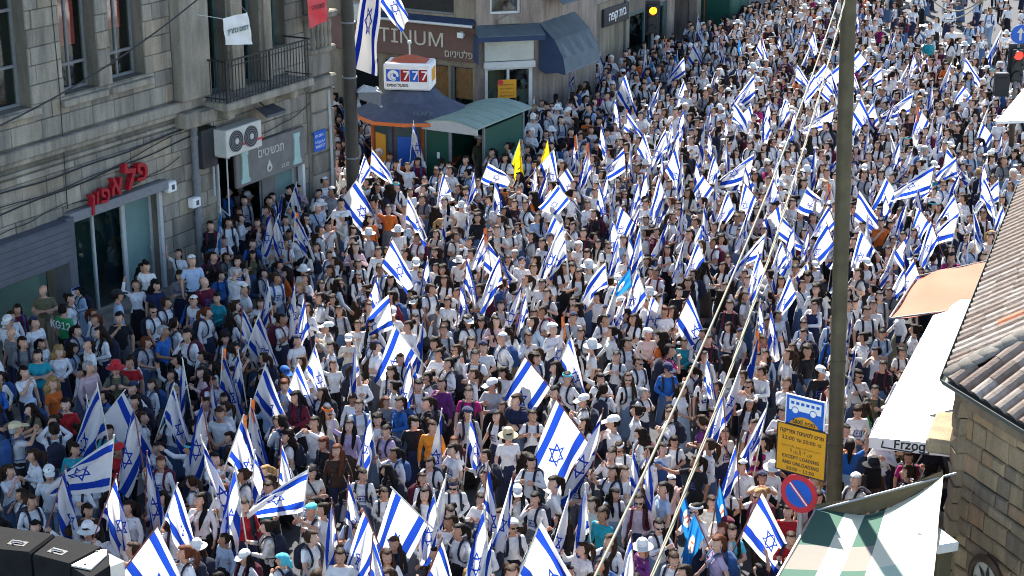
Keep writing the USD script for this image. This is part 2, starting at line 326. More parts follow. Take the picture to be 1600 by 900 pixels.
# ground floor: glass gate
gt = obj('glass_gate', wallplate(sg.box(yb(31.25), 0, yb(34.65), 3.05).difference(sg.MultiPolygon([sg.box(yb(31.33), .05, yb(32.4), 2.98), sg.box(yb(32.46), .05, yb(33.5), 2.98), sg.box(yb(33.62), .05, yb(34.56), 2.98)]).buffer(0)), -.3, -.22), M['lightmetal'], bl)
obj('pane', wallplate(sg.box(yb(31.3), .03, yb(33.55), 3.0), -.27, -.262), M['glass'], gt)
obj('door_panel', wallplate(sg.box(yb(33.6), .03, yb(34.6), 3.0), -.265, -.235), M['teal'], gt)
obj('handle', tube([(-.18, yb(34.45), 1.0), (-.14, yb(34.45), 1.1), (-.14, yb(34.45), 1.5), (-.18, yb(34.45), 1.6)], .015, 6), M['steel'], gt)
obj('door_frame', cat([bev(.0, .1, yb(34.6), yb(34.72), 0, 3.05, .01)]), M['lightmetal'], gt)
obj('inner_wall', box(-1.6, -1.5, yb(31.2), yb(34.8), 0, 3.2), M['teal2'], bl)
obj('lintel', bev(-.3, .24, yb(31.15), yb(34.85), 3.07, 3.32, .015), M['greymetal'], bl)
obj('post', bev(-.2, .3, yb(30.93), yb(31.22), 0, 3.25, .02), M['slate'], bl)
obj('step', bev(-.3, 1.0, yb(31.0), yb(36.6), .1, .45, .03), M['trim'], bl)
# left open shop with roller shutter box
sh = obj('shutter_box', cat([bev(-.2, .42, yb(26.6), yb(30.92), 2.2, 3.22, .03)]), M['slate'], bl)
for k in range(6): obj('slat', bev(.425, .437, yb(26.65), yb(30.9), 2.26 + .155 * k, 2.4 + .155 * k, .004), M['slate'], sh)
si = obj('shop_wall', cat([box(-3.2, -3.1, yb(26), yb(31), 0, 3.0), box(-3.1, -.5, yb(30.7), yb(30.95), 0, 3.0)]), M['teal'], bl)
obj('picture_frame', cat([box(-3.09, -3.03, yb(29.2), yb(30.2), 1.5, 2.3)]), M['rust'], si)
# right shop under the column sign
obj('shop_door', wallplate(sg.box(yb(37.1), 0, yb(41.1), 3.4).difference(sg.box(yb(37.22), .05, yb(39.4), 3.3)).difference(sg.box(yb(40.0), .05, yb(40.9), 2.5)), -.3, -.22), M['lightmetal'], bl)
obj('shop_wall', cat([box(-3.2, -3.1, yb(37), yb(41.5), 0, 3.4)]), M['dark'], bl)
obj('door_panel', wallplate(sg.box(yb(39.95), .05, yb(40.95), 2.55), -.27, -.24), M['teal'], bl)
obj('door_panel', wallplate(sg.box(yb(39.35), .05, yb(39.97), 2.55), -.2, -.15), M['signgrey'], bl)
obj('door_frame', bev(-.1, .08, yb(41.0), yb(41.12), 0, 2.7, .01), M['offwhite'], bl)
obj('door_frame', bev(-.1, .08, yb(37.05), yb(37.16), 0, 3.2, .01), M['lightmetal'], bl)
# drain pipes and cable runs: each a thing fixed to the wall
def wallthing(name, label, c, u, z, x=0): return thing(name, label, c, W(u, F + x, z), -TH)
pp = wallthing('drain_pipe', 'thick grey drain pipe running down the stone pier right of the glass gate', 'pipe', 36.1, 0, .14)
obj('pipe', tube([(0, 0, 0), (0, 0, 4.45)], .1, 12), M['greymetal'], pp, True)
for z in (.8, 1.9, 3.0, 4.1): obj('collar', tube([(0, 0, z), (0, 0, z + .12)], .12, 12), M['greymetal'], pp)
for k, (u, x0, z0, z1, r_) in enumerate([(36.85, .12, 2.4, 9.0, .03), (37.02, .1, .0, 4.7, .02), (31.25, .08, 3.4, 9.1, .012), (42.2, .24, 0, 4.3, .045)]):
    lab = ['pale conduit running down beside the balcony from the roof', 'thin conduit below the balcony corner past the fan unit', 'thin dark wire hanging down the wall between two tall windows', 'pale drain pipe at the building corner beside the blue street plate'][k]
    q = wallthing('conduit', lab, 'pipe', u, 0, x0); obj('tube', tube([(0, 0, z0), (.02, .03, (z0 + z1) / 2), (0, 0, z1)], r_, 6), M['wire'] if k == 2 else M['lightmetal'], q)
for k, (ua, za, ub, zb, sag, r_, x0) in enumerate([(27, 4.35, 36.2, 4.5, .12, .022, .14), (27, 4.15, 35.2, 4.4, .3, .014, .16), (27, 3.75, 36.2, 4.2, .05, .018, .1), (31.4, 3.5, 35.5, 3.75, .18, .012, .12), (36.2, 4.42, 37.9, 3.6, .2, .02, .12), (37.9, 3.75, 42.1, 4.3, .3, .013, .14), (27, 3.38, 31.2, 3.6, .12, .012, .12)]):
    lab = ['thick dark cable bundle along the underside of the stone ledge', 'thinner dark cable sagging just below the cable bundle on the ledge', 'grey conduit line crossing the stones above the red letters', 'loose dark wire drooping over the gate lintel', 'dark cable dropping from the ledge toward the fan unit', 'loose dark cable looping under the balcony to the corner', 'thin dark wire above the slate shutter box'][k]
    q = wallthing('wall_cable', lab, 'cable', ua, za, x0); obj('cable', tube(bez((0, 0, 0), (0, ub - ua, zb - za), sag, 18) + np.array([[0, 0, .02 * math.sin(5.1 * i + k)] for i in range(18)]), r_, 5), M['wire'], q)
jb = wallthing('junction_box', 'rusty grey junction box on the ledge left of the balcony', 'box', 36.2, 4.6, .35); obj('box', bev(0, .22, -.25, .25, 0, .3, .02), M['trim'], jb)
jb = wallthing('junction_box', 'dark metal cabinet mounted left of the fan unit', 'box', 36.45, 3.3, .02); obj('box', bev(0, .35, -.32, .32, 0, 1.05, .02), M['black'], jb); obj('arm', tube([(.3, .3, .8), (.7, .9, .45)], .025, 5), M['lightmetal'], jb)
for u, z, lab in ((35.0, 2.95, 'small white alarm box on the pier right of the gate lintel'), (35.95, 2.3, 'small white camera box lower on the pier by the drain pipe')):
    q = wallthing('alarm_box', lab, 'box', u, z, .05); obj('case', bev(0, .2, -.17, .17, 0, .28, .03), M['white'], q); obj('badge', box(.2, .208, -.05, .06, .07, .2), M['slate'], q)
# air conditioner with two fans
ac = wallthing('air_conditioner', 'wide off-white air conditioner with two round fans under the balcony', 'air conditioner', 37.25, 3.55, .35)
obj('case', bev(0, .42, -.62, .95, 0, .74, .02), M['acwhite'], ac)
for y in (-.2, .45):
    fr = obj('fan_grille', moved(trimesh.creation.cylinder(.29, .03, sections=28), (.432, y, .38), ry=0).apply_transform(np.eye(4)) if False else frame_map(trimesh.creation.cylinder(.29, .03, sections=28), (0, 1, 0), (0, 0, 1), (1, 0, 0), (.428, y, .38)), M['black'], ac)
    for r_ in (.1, .16, .22, .28): obj('ring', frame_map(lathe([(r_ - .008, 0), (r_ + .008, .004), (r_ + .008, .012), (r_ - .008, .012)], 24), (0, 1, 0), (0, 0, 1), (1, 0, 0), (.443, y, .38)), M['greymetal'], fr)
    obj('hub', frame_map(trimesh.creation.cylinder(.075, .04, sections=14), (0, 1, 0), (0, 0, 1), (1, 0, 0), (.445, y, .38)), M['acwhite'], fr)
obj('stripe', box(.421, .425, -.05, .95, .2, .27), M['sred'], ac)
obj('bracket', cat([tube([(-.35, -.5, -.02), (.4, -.5, -.02)], .025, 5), tube([(-.35, .8, -.02), (.4, .8, -.02)], .025, 5), tube([(.35, -.55, -.02), (.35, -.55, -1.6), (-.3, -.2, -1.5)], .022, 5), tube([(.35, -.55, 0), (.35, .9, 0)], .022, 5)]), M['lightmetal'], ac)
# red script letters over the gate
rs = wallthing('shop_letters', 'bulky red three-dimensional Hebrew letters standing over the glass gate', 'sign', 31.85, 3.33, .12)
yy = 0.0
for ch, hh, dz in (('ן', .42, -.06), ('ו', .36, .02), ('פ', .42, .0), ('א', .5, .1), ('ל', .62, .12), ('פ', .52, .24)):
    g = text(ch, hh, .16, 'heb', True); g.apply_translation((-g.bounds[0][0], 0, 0)); w = g.bounds[1][0]
    obj('letter', on_wall(moved(g, rz=-.12), yy, dz, 0), M['red'], rs); yy += w + .09
# column shop sign
cs = wallthing('shop_sign', 'dark grey sign board with two pale green columns and worn lettering', 'sign', 37.72, 2.38, .12)
obj('board', bev(0, .1, 0, 3.25, 0, 1.1, .02), M['signgrey'], cs)
for y in (.36, 2.8):
    obj('column', frame_map(prism(sg.Polygon([(-.2, 0), (.2, 0), (.2, .1), (.15, .14), (.11, .75), (.15, .78), (.15, .9), (-.15, .9), (-.15, .78), (-.11, .75), (-.15, .14), (-.2, .1)]), .04), (0, 1, 0), (0, 0, 1), (1, 0, 0), (.1, y, .1)), M['mint'], cs)
tx = text('תכשיטים', .26, .012, 'heb'); tx.apply_translation((-tx.bounds[0][0], 0, 0))
obj('lettering', on_wall(moved(tx, s=.95), 1.0, .66, .1, slope=-.02), M['acwhite'], cs)
obj('emblem', on_wall(prism(sg.Point(0, .1).buffer(.12).difference(sg.Point(0, .08).buffer(.06)).union(sg.Polygon([(-.07, .2), (0, .33), (.07, .2)])), .012), 1.5, .18, .1), M['acwhite'], cs)
tx = text('23.02', .1, .012); obj('lettering', on_wall(tx, 2.05, .14, .1), M['acwhite'], cs)
bs = wallthing('street_plate', 'bright blue street name plate on the corner pier', 'sign', 41.35, 2.62, .25)
obj('plate', bev(0, .03, 0, .58, 0, .6, .008), M['blue'], bs)
for t, z in (('רחוב יפו', .42), ('شارع يافا', .26), ('YAFO ST', .1)):
    tx = text(t, .09, .006, 'heb' if 'י' in t else ('ara' if 'ش' in t else 'Inter.woff2')); tx.apply_translation((-tx.bounds[0][0], 0, 0)); k = min(1, .48 / tx.bounds[1][0]); obj('lettering', on_wall(moved(tx, s=k), .05, z, .03), M['white'], bs)
# banners hung from the balcony and beyond
def cloth_sheet(p00, p10, p01, p11, nx=14, ny=14, wav=.03, seed=0, thick=.006):
    r = np.random.RandomState(seed); a, b, c, d = map(np.asarray, (p00, p10, p01, p11)); nrm = np.cross(b - a, c - a); nrm = nrm / np.linalg.norm(nrm)
    v = []; uvs = []
    ph = r.uniform(0, 6, 4)
    for j in range(ny + 1):
        for i in range(nx + 1):
            s, t = i / nx, j / ny; p = a * (1 - s) * (1 - t) + b * s * (1 - t) + c * (1 - s) * t + d * s * t
            p = p + nrm * wav * (math.sin(7 * s + ph[0] + 2 * t) + .6 * math.sin(13 * s * t + ph[1]) + .5 * math.sin(9 * t + ph[2] + 3 * s)); v.append(p); uvs.append((s, t))
    f = []
    for j in range(ny):
        for i in range(nx):
            q = j * (nx + 1) + i; f += [(q, q + 1, q + nx + 2), (q, q + nx + 2, q + nx + 1)]
    v = np.array(v); n = len(v); f = np.array(f)
    v2 = v - nrm * thick
    F_ = np.vstack([f, f[:, ::-1] + n])
    return trimesh.Trimesh(np.vstack([v, v2]), F_, process=False), np.array(uvs + uvs)
bn = wallthing('banner', 'small white cloth banner with dark lettering hung above the balcony rail', 'banner', 36.6, 6.3, .95)
m, _ = cloth_sheet((0, 0, 0.28), (0, 1.12, 0.12), (0, -.12, .98), (0, .95, .98), wav=.02, seed=4); obj('cloth', m, M['offwhite'], bn)
tx = text('דפוס כתרין', .2, .008, 'heb', True); tx.apply_translation((-tx.bounds[0][0], 0, 0)); obj('lettering', on_wall(moved(tx, s=.88 / tx.bounds[1][0]), .06, .55, .035, slope=0), M['teal2'], bn)
obj('cord', cat([tube([(0, -.12, .98), (-.5, -.5, 1.1)], .008, 4), tube([(0, .95, .98), (-.6, 1.3, 1.2)], .008, 4)]), M['offwhite'], bn)
bn = wallthing('banner', 'red cloth banner tied across the corner above the balcony end', 'banner', 41.0, 6.2, .55)
m, _ = cloth_sheet((0, -.1, 0.1), (0, .8, .2), (0, -.15, 1.05), (0, .8, 1.2), wav=.02, seed=5); obj('cloth', m, M['sred'], bn); obj('cord', tube([(0, .8, 1.0), (.1, 1.9, 1.25)], .008, 4), M['offwhite'], bn)
tx = text('למכירה', .14, .008, 'heb'); tx.apply_translation((-tx.bounds[0][0], 0, 0)); obj('lettering', on_wall(moved(tx, s=.6 / tx.bounds[1][0]), .05, .6, .03), M['black'], bn)
fl = wallthing('fluorescent_tube', 'lit fluorescent tube glowing in the dark open shop at far left', 'lamp', 28.95, 2.05, -.6)
obj('tube', tube([(0, -.5, 0), (0, .25, 0)], .04, 8), M['lamp_white'], fl); obj('fitting', box(-.03, .03, -.5, .25, .04, .1), M['offwhite'], fl)
tv = wallthing('notice', 'white notice sheet with blue top fixed to the slate post', 'notice', 30.9, 1.1, .32)
obj('sheet', box(0, .01, 0, .3, 0, .42), M['paper'], tv); obj('band', box(.01, .013, 0, .3, .36, .42), M['blue'], tv)
dk = wallthing('fan_cowl', 'rusted dark metal lamp cowl hanging beneath the balcony', 'lamp', 39.0, 4.3, .3); obj('cowl', hullp([(0, -.4, .15), (0, .4, .15), (.4, -.45, 0), (.4, .45, .0), (.38, -.4, -.08), (.38, .4, -.08)]), M['slate'], dk); obj('arm', tube([(-.3, 0, .3), (.1, 0, .1)], .02, 5), M['black'], dk)

# ------------------------------------------------------------------ clothes-shop building across the side street
PL = thing('shop_building', 'beige building with wide brown fascia across the side street', 'building', W(54.1, -30.7), -(TH + math.pi / 2))
def ypl(v): return v + 30.7
w = sg.box(ypl(-48), 0, 0, 11.0)
for a, z0, b, z1 in ((-34.6, .3, -33.0, 2.7), (-32.8, .3, -31.95, 2.7), (-31.85, .3, -30.95, 2.7), (-36.5, .1, -34.9, 2.7), (-34.3, 4.5, -31.7, 5.6), (-40, 4.6, -37, 6)):
    w = w.difference(sg.box(ypl(a), z0, ypl(b), z1))
obj('wall', wallplate(w, -.35, 0), M['beige'], PL)
obj('side_wall', box(-12, -.36, -.35, 0, 0, 11.0), M['beige'], PL); obj('roof', box(-12, .2, ypl(-48.2), .2, 11.0, 11.3), M['trim'], PL)
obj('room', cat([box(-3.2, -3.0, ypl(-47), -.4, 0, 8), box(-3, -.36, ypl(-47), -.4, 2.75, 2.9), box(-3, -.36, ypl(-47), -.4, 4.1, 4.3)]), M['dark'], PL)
for a, z0, b, z1, pm in ((-34.6, .3, -33.0, 2.7, None), (-32.8, .3, -31.95, 2.7, 1), (-31.85, .3, -30.95, 2.7, 1), (-36.5, .1, -34.9, 2.7, None), (-34.3, 4.5, -31.7, 5.6, None)):
    g = sg.box(ypl(a), z0, ypl(b), z1); wi = obj('window', wallplate(g.difference(g.buffer(-.06, join_style=2)), -.2, -.1), M['greymetal'], PL)
    obj('pane', wallplate(g.buffer(-.02, join_style=2), -.16, -.15), M['glass'], wi)
    if pm: obj('poster', wallplate(sg.box(ypl(a) + .1, 1.5, ypl(b) - .1, 2.6), -.21, -.2), M['paperorange'], wi)
fs = obj('fascia', bev(0, .16, ypl(-37.4), ypl(-30.72), 2.92, 4.15, .02), M['brownsign'], PL)
tx = text('PLATINUM', .5, .035, bold=False); k = (-32.05 + 36.2) / (tx.bounds[1][0] - tx.bounds[0][0]); tx.apply_scale((k, 1.0, 1)); tx.apply_translation((-tx.bounds[0][0], 0, 0))
obj('lettering', on_wall(tx, ypl(-36.2), 3.36, .16), M['gold'], fs)
tx = text('פלטיניום', .26, .03, 'heb'); tx.apply_translation((-tx.bounds[0][0], 0, 0)); tx.apply_scale((1.12 / tx.bounds[1][0], 1, 1)); obj('lettering', on_wall(tx, ypl(-31.98), 3.04, .16), M['gold'], fs)
obj('canopy', cat([hullp([(.0, ypl(-34.7), 4.42), (0, ypl(-30.75), 4.42), (.5, ypl(-34.7), 4.26), (.5, ypl(-30.75), 4.26), (0, ypl(-34.7), 4.3), (0, ypl(-30.75), 4.3)])]), M['navyc'], PL)
obj('canopy_edge', tube([(.5, ypl(-34.75), 4.24), (.5, ypl(-30.7), 4.24)], .05, 8), M['offwhite'], PL)
q = thing('spot_lamp', 'small white flood lamp on the brown fascia near its right end', 'lamp', W(53.85, -31.2, 3.9), -(TH + math.pi / 2)); obj('head', hullp([(0, -.1, 0), (0, .1, 0), (.2, -.12, -.1), (.2, .12, -.1), (.2, -.12, .08), (.2, .12, .08), (0, 0, .12)]), M['white'], q); obj('arm', tube([(-.1, 0, .0), (.05, 0, .02)], .02, 5), M['white'], q)
q = thing('air_conditioner', 'old cream air conditioner with one round fan high beside the dark lamp pole', 'air conditioner', W(53.9, -36.1, 4.05), -(TH + math.pi / 2)); obj('case', bev(-.3, .2, 0, .75, 0, .6, .02), M['cream'], q); obj('fan', frame_map(trimesh.creation.cylinder(.2, .03, sections=22), (0, 1, 0), (0, 0, 1), (1, 0, 0), (.21, .26, .3)), M['black'], q)
obj('hub', frame_map(trimesh.creation.cylinder(.05, .04, sections=12), (0, 1, 0), (0, 0, 1), (1, 0, 0), (.22, .26, .3)), M['cream'], q)

# small corner shop set diagonally, shutter above, blue awnings
CA = np.array([-1.25, 62.0, 0]); cr = -math.atan2(.97, .243)
SB = thing('corner_shop', 'narrow corner shop with cream shutter box and pinkish upper storey', 'building', CA, cr)
Lc = 2.33
w = sg.box(0, 0, Lc, 10.6).difference(sg.box(.35, .1, 1.95, 2.75)).difference(sg.box(.5, 4.6, 1.6, 6.2))
obj('wall', wallplate(w, -.3, 0), M['pinkwall'], SB)
obj('flank_wall', frame_map(box(-.3, 0, 0, 4.5, 0, 10.6), (V[0] * 0 + 1, 0, 0), (0, 1, 0), (0, 0, 1), (0, 0, 0)).apply_transform(trimesh.transformations.rotation_matrix(-TH - cr, [0, 0, 1])).apply_translation((0, Lc, 0)), M['pinkwall'], SB)
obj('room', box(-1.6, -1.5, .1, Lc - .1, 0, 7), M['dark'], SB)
obj('shutter_box', bev(0, .14, .26, 2.05, 2.98, 3.84, .02), M['cream'], SB)
obj('shutter_rail', cat([bev(0, .2, .24, 2.1, 2.72, 2.96, .02)]), M['offwhite'], SB)
dfr = obj('door_frame', wallplate(sg.box(.3, 0, 2.02, 2.75).difference(sg.box(.4, .05, 1.1, 2.65)).difference(sg.box(1.18, .05, 1.9, 2.65)), -.1, .04), M['offwhite'], SB)
obj('pane', wallplate(sg.box(.35, .03, 1.95, 2.7), -.05, -.04), M['glass'], dfr)
wi = obj('window', wallplate(sg.box(.5, 4.6, 1.6, 6.2).difference(sg.box(.58, 4.68, 1.52, 6.1)), -.2, -.12), M['offwhite'], SB); obj('pane', wallplate(sg.box(.52, 4.62, 1.58, 6.18), -.17, -.16), M['glass'], wi)
obj('pediment', wallplate(sg.Polygon([(.75, 4.28), (1.55, 4.28), (1.55, 4.4), (1.15, 4.58), (.75, 4.4)]), 0, .08), M['trim'], SB)
aw = thing('awning', 'dark blue canvas awning above the cream shutter of the corner shop', 'awning', CA, cr)
obj('canvas', hullp([(0, -.05, 4.25), (0, 2.25, 4.25), (.75, -.1, 3.98), (.75, 2.3, 3.98), (.75, -.1, 3.93), (.75, 2.3, 3.93), (0, -.05, 4.18), (0, 2.25, 4.18)]), M['bluec'], aw)
obj('valance', cat([box(.74, .76, -.1, 2.3, 3.78, 3.95), box(0, .75, -.11, -.09, 3.0, 3.95)]), M['navyc'], aw)
CB = CA + np.array([.97, .243, 0]) * Lc
ab = thing('awning', 'long blue-grey sloping street awning with dark open end beside the corner shop', 'awning', CB, -TH)
sec = [(0, 4.25), (.6, 3.7), (.95, 3.1), (1.05, 2.6)]
v = []; f = []
for j, y in enumerate(np.linspace(-.1, 2.7, 9)):
    for i, (x, z) in enumerate(sec): v.append((x, y, z - .1 * math.sin(j * math.pi / 2) ** 2 * (i / 3) + .02 * (j % 2)))
for j in range(8):
    for i in range(3): a = j * 4 + i; f += [(a, a + 1, a + 5), (a, a + 5, a + 4)]
m = trimesh.Trimesh(np.array(v), np.array(f), process=False); m2 = m.copy(); m2.apply_translation((-.01, 0, -.02)); m2.invert(); obj('canvas', cat([m, m2]), M['bluec'], ab)
obj('end_curtain', frame_map(prism(sg.Polygon([(0, 4.23), (.6, 3.68), (.95, 3.08), (1.05, 2.5), (.7, 2.55), (.25, 2.47), (0, 2.62)]), .03), (1, 0, 0), (0, 0, 1), (0, -1, 0), (0, -.08, 0)), M['navyc'], ab)
obj('frame', cat([tube([(0, 2.7, 4.15), (1.03, 2.7, 2.65)], .03, 5), tube([(1.04, -.1, 2.56), (1.04, 2.7, 2.56)], .025, 5)]), M['greymetal'], ab)
aw2 = thing('awning', 'pale grey upper window awning over the long street awning', 'awning', CB, -TH)
obj('canvas', hullp([(0, .2, 5.6), (0, 2.4, 5.6), (.8, .2, 4.95), (.8, 2.4, 4.95), (.8, .2, 4.9), (.8, 2.4, 4.9), (0, .2, 5.5), (0, 2.4, 5.5)]), M['bluec'], aw2)
# yellow notice on a post in front
q = thing('notice_sign', 'square yellow parking notice on a thin post before the corner shop', 'sign', CA + np.array([.97, .243, 0]) * .85 + np.array([.243, -.97, 0]) * 1.0, cr)
obj('post', tube([(0, 0, 0), (0, 0, 2.55)], .035, 8), M['steel'], q); pl = obj('plate', bev(.04, .06, -.33, .33, 1.85, 2.5, .006), M['yellow'], q)
for k in range(4): tx = text(['פרט לאוטובוסים', 'מ- 20:00 עד 11:00', 'باستثناء الباصات', 'EXCEPT BUSES'][k], .07, .004, ['heb', 'heb', 'ara', 'Inter.woff2'][k]); tx.apply_translation((-tx.bounds[0][0], 0, 0)); obj('lettering', on_wall(moved(tx, s=min(1, .5 / tx.bounds[1][0])), -.26, 2.3 - .13 * k, .061), M['paint'], pl)
obj('disc', frame_map(trimesh.creation.cylinder(.1, .01, sections=20), (0, 1, 0), (0, 0, 1), (1, 0, 0), (.07, -.24, 2.42)), M['sred'], pl)

# far left side of the street: shops in the shade
FB = thing('shop_building', 'dark shop row with rust-red doorway further up the shaded side', 'building', W(59.8, -31.0), -TH)
w = sg.box(0, 0, 15.2, 11.0)
for a, z0, b, z1 in ((.6, .1, 3.4, 2.5), (4.3, .1, 6.4, 2.5), (7.4, .1, 11.4, 2.7), (12.2, .1, 14.8, 2.6)): w = w.difference(sg.box(a, z0, b, z1))
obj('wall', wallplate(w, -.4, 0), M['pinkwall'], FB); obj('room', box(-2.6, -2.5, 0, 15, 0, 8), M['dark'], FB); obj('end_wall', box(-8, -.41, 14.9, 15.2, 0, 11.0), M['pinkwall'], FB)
obj('roof', box(-8, .2, -.1, 15.3, 11.0, 11.3), M['trim'], FB)
obj('door', box(-.3, -.24, 4.3, 6.4, 0.05, 2.5), M['rust'], FB)
obj('shop_front', wallplate(sg.box(7.4, .1, 11.4, 2.7).difference(sg.box(7.55, .2, 9.2, 2.5)).difference(sg.box(9.35, .2, 11.25, 2.5)), -.2, -.1), M['teal2'], FB); obj('pane', box(-.17, -.16, 7.45, 11.35, .15, 2.6), M['glassteal'], FB)
obj('shop_front', wallplate(sg.box(.6, .1, 3.4, 2.5).difference(sg.box(.75, .2, 3.25, 2.4)), -.2, -.1), M['greymetal'], FB); obj('pane', box(-.17, -.16, .65, 3.35, .15, 2.45), M['glassteal'], FB)
for y in (.2, 3.9, 6.75): obj('pilaster', bev(0, .3, y - .17, y + .17, 0, 3.9, .03), M['trim'], FB)
obj('cornice', bev(0, .4, 0, 15.2, 3.6, 3.85, .05), M['trim'], FB)
for k in range(4): wi = obj('window', wallplate(sg.box(1 + 3.6 * k, 4.8, 2.6 + 3.6 * k, 7).difference(sg.box(1.1 + 3.6 * k, 4.9, 2.5 + 3.6 * k, 6.9)), .002, .05), M['offwhite'], FB); obj('pane', box(.003, .012, 1.05 + 3.6 * k, 2.55 + 3.6 * k, 4.85, 6.95), M['bluepane'], wi)
q = thing('shop_sign', 'black shop sign with white brush lettering over the rust-red doorway', 'sign', W(64.1, -30.7, 2.62), -TH); obj('board', bev(0, .12, -.1, 2.3, 0, .72, .02), M['black'], q)
tx = text('בית קפה', .34, .012, 'heb', True); tx.apply_translation((-tx.bounds[0][0], 0, 0)); obj('lettering', on_wall(tx, .35, .2, .12, slope=.05), M['white'], q)
q = thing('wall_lamp', 'lit white wall lamp beside the rust-red doorway', 'lamp', W(65.6, -31.0 - .2, 1.95), -TH); obj('shade', moved(lathe([(.0, -.16), (.07, -.16), (.12, .1), (0, .1)], 12), (.28, 0, 0)), M['lamp_white'], q); obj('arm', tube([(0, 0, 0), (.25, 0, 0)], .02, 5), M['black'], q)
FC = thing('shop_building', 'far grey-brown building at the top edge beyond the green booth', 'building', W(75.2, -35.0), -TH)
w = sg.box(0, 0, 45, 12)
for k in range(9): w = w.difference(sg.box(1.2 + 4.8 * k, .1, 4.6 + 4.8 * k, 2.8))
obj('wall', wallplate(w, -.4, 0), M['beige'], FC); obj('room', box(-2.6, -2.5, 0, 45, 0, 8), M['dark'], FC); obj('roof', box(-8, .2, 0, 45, 12, 12.3), M['trim'], FC)
for k in range(9): obj('shop_front', wallplate(sg.box(1.2 + 4.8 * k, .1, 4.6 + 4.8 * k, 2.8).difference(sg.box(1.35 + 4.8 * k, .6, 2.8 + 4.8 * k, 2.65)).difference(sg.box(2.95 + 4.8 * k, .2, 4.45 + 4.8 * k, 2.65)), -.25, -.15), [M['teal2'], M['greymetal'], M['slate']][k % 3], FC); obj('sign_band', bev(0, .14, 1.2 + 4.8 * k, 4.6 + 4.8 * k, 2.9, 3.5, .02), [M['slate'], M['brownsign'], M['green']][k % 3], FC)
q = thing('telephone_booth', 'dark green metal street booth with pale roof on the far pavement', 'booth', gnd(1113, 62), -TH)
obj('body', cat([bev(-1.3, 1.3, -1.2, 1.2, 0, 2.5, .04)]), M['green'], q)
for y in (-.6, .6): obj('panel', bev(1.3, 1.32, y - .5, y + .5, .25, 2.3, .005), M['green'], q); obj('panel', bev(y - .5 if False else -1.1 + (y + .6), -.2 + (y + .6), -1.225, -1.2, .25, 2.3, .004), M['green'], q)
obj('roof', bev(-1.5, 1.5, -1.4, 1.4, 2.5, 2.62, .03), M['palegreen'], q); obj('seam', bev(.02, .08, -1.235, -1.2, 0, 2.5, .005), M['rust'], q)

# ------------------------------------------------------------------ lottery kiosk and bus shelter
kc = np.array([-3.15, 56.2, 0])
K = thing('lottery_kiosk', 'octagonal orange lottery kiosk with flared blue roof', 'kiosk', kc, -.12)
obj('body', moved(lathe([(0, 0), (1.35, 0), (1.35, .9), (1.3, .95), (1.3, 2.5), (0, 2.5)], 8), rz=math.pi / 8), M['rust'], K)
obj('counter', moved(lathe([(1.3, .88), (1.55, .92), (1.55, 1.0), (1.3, 1.0)], 8), rz=math.pi / 8), M['orange'], K)
for k in range(8):
    a = k * math.pi / 4; R = 1.225
    ex = np.array([math.cos(a), math.sin(a), 0]); ey = np.array([-math.sin(a), math.cos(a), 0])
    obj('window', frame_map(box(-.4, .4, 1.1, 2.3, 0, .03), ey, (0, 0, 1), ex, R * ex), M['bluepane'], K)
    obj('post', frame_map(box(-.06, .06, .0, 2.5, -.02, .08), np.array([-math.sin(a + math.pi / 8), math.cos(a + math.pi / 8), 0]), (0, 0, 1), np.array([math.cos(a + math.pi / 8), math.sin(a + math.pi / 8), 0]), 1.33 * np.array([math.cos(a + math.pi / 8), math.sin(a + math.pi / 8), 0])), [M['orange'], M['kblue']][k % 2], K)
    if k in (5, 6): obj('poster', frame_map(box(-.32, .25, .95, 1.95, 0, .02), ey, (0, 0, 1), ex, (R + .035) * ex), [M['yellow'], M['blue']][k - 5], K)
rp = [(1.95, 2.5), (1.5, 2.72), (1.05, 2.95), (.75, 3.25), (0, 3.3)]
def flare(prof, n, dz):
    V_, F_ = [], []
    for i, (r, z) in enumerate(prof):
        for k in range(n * 2):
            a = k * math.pi / n; rr = r * (1.0 if k % 2 == 0 else .955); V_.append((rr * math.cos(a), rr * math.sin(a), z + (dz if (k % 2 and i == 0) else 0)))
    m = n * 2
    for i in range(len(prof) - 1):
        for k in range(m): A, B = i * m + k, i * m + (k + 1) % m; F_ += [(A, B, B + m), (A, B + m, A + m)]
    return trimesh.Trimesh(np.array(V_), np.array(F_), process=False)
rf = obj('roof', flare(rp, 6, .0), M['kblue'], K)
obj('roof_edge', flare([(1.9, 2.40), (1.97, 2.40), (1.97, 2.51), (1.93, 2.51)], 6, .0), M['orange'], K)
tx = text('לוטו', .2, .01, 'heb', True); tx.apply_translation((-tx.bounds[0][0], 0, 0)); obj('lettering', frame_map(moved(tx, s=1.4), (1, 0, 0), (0, .6, .33), (0, -.33, .6), (.25, -1.55, 2.72)), M['bluec'], rf)
bx = thing('lottery_sign', 'white illuminated box with blue wave logo and three sevens on the kiosk roof', 'sign', kc + np.array([-.1, 0, 3.28]), -.12)
obj('box', bev(-.86, .86, -.62, .62, 0, 1.02, .06), M['white'], bx)
obj('cap', hullp([(-.72, -.5, 1.0), (.72, -.5, 1.0), (-.72, .5, 1.0), (.72, .5, 1.0), (-.1, -.1, 1.24), (.1, -.1, 1.24), (-.1, .1, 1.24), (.1, .1, 1.24)]), M['ocanvas'], bx)
obj('finial', cat([tube([(0, 0, 1.2), (0, 0, 1.7)], .03, 6), moved(trimesh.creation.icosphere(1, .08), (0, 0, 1.72))]), M['offwhite'], bx)
bx_scale = UsdGeom.Xformable(bx).AddScaleOp().Set(Gf.Vec3f(.88, .88, .84))
def front(m, x, z, y=-.62): return frame_map(m, (1, 0, 0), (0, 0, 1), (0, -1, 0), (x, y, z))
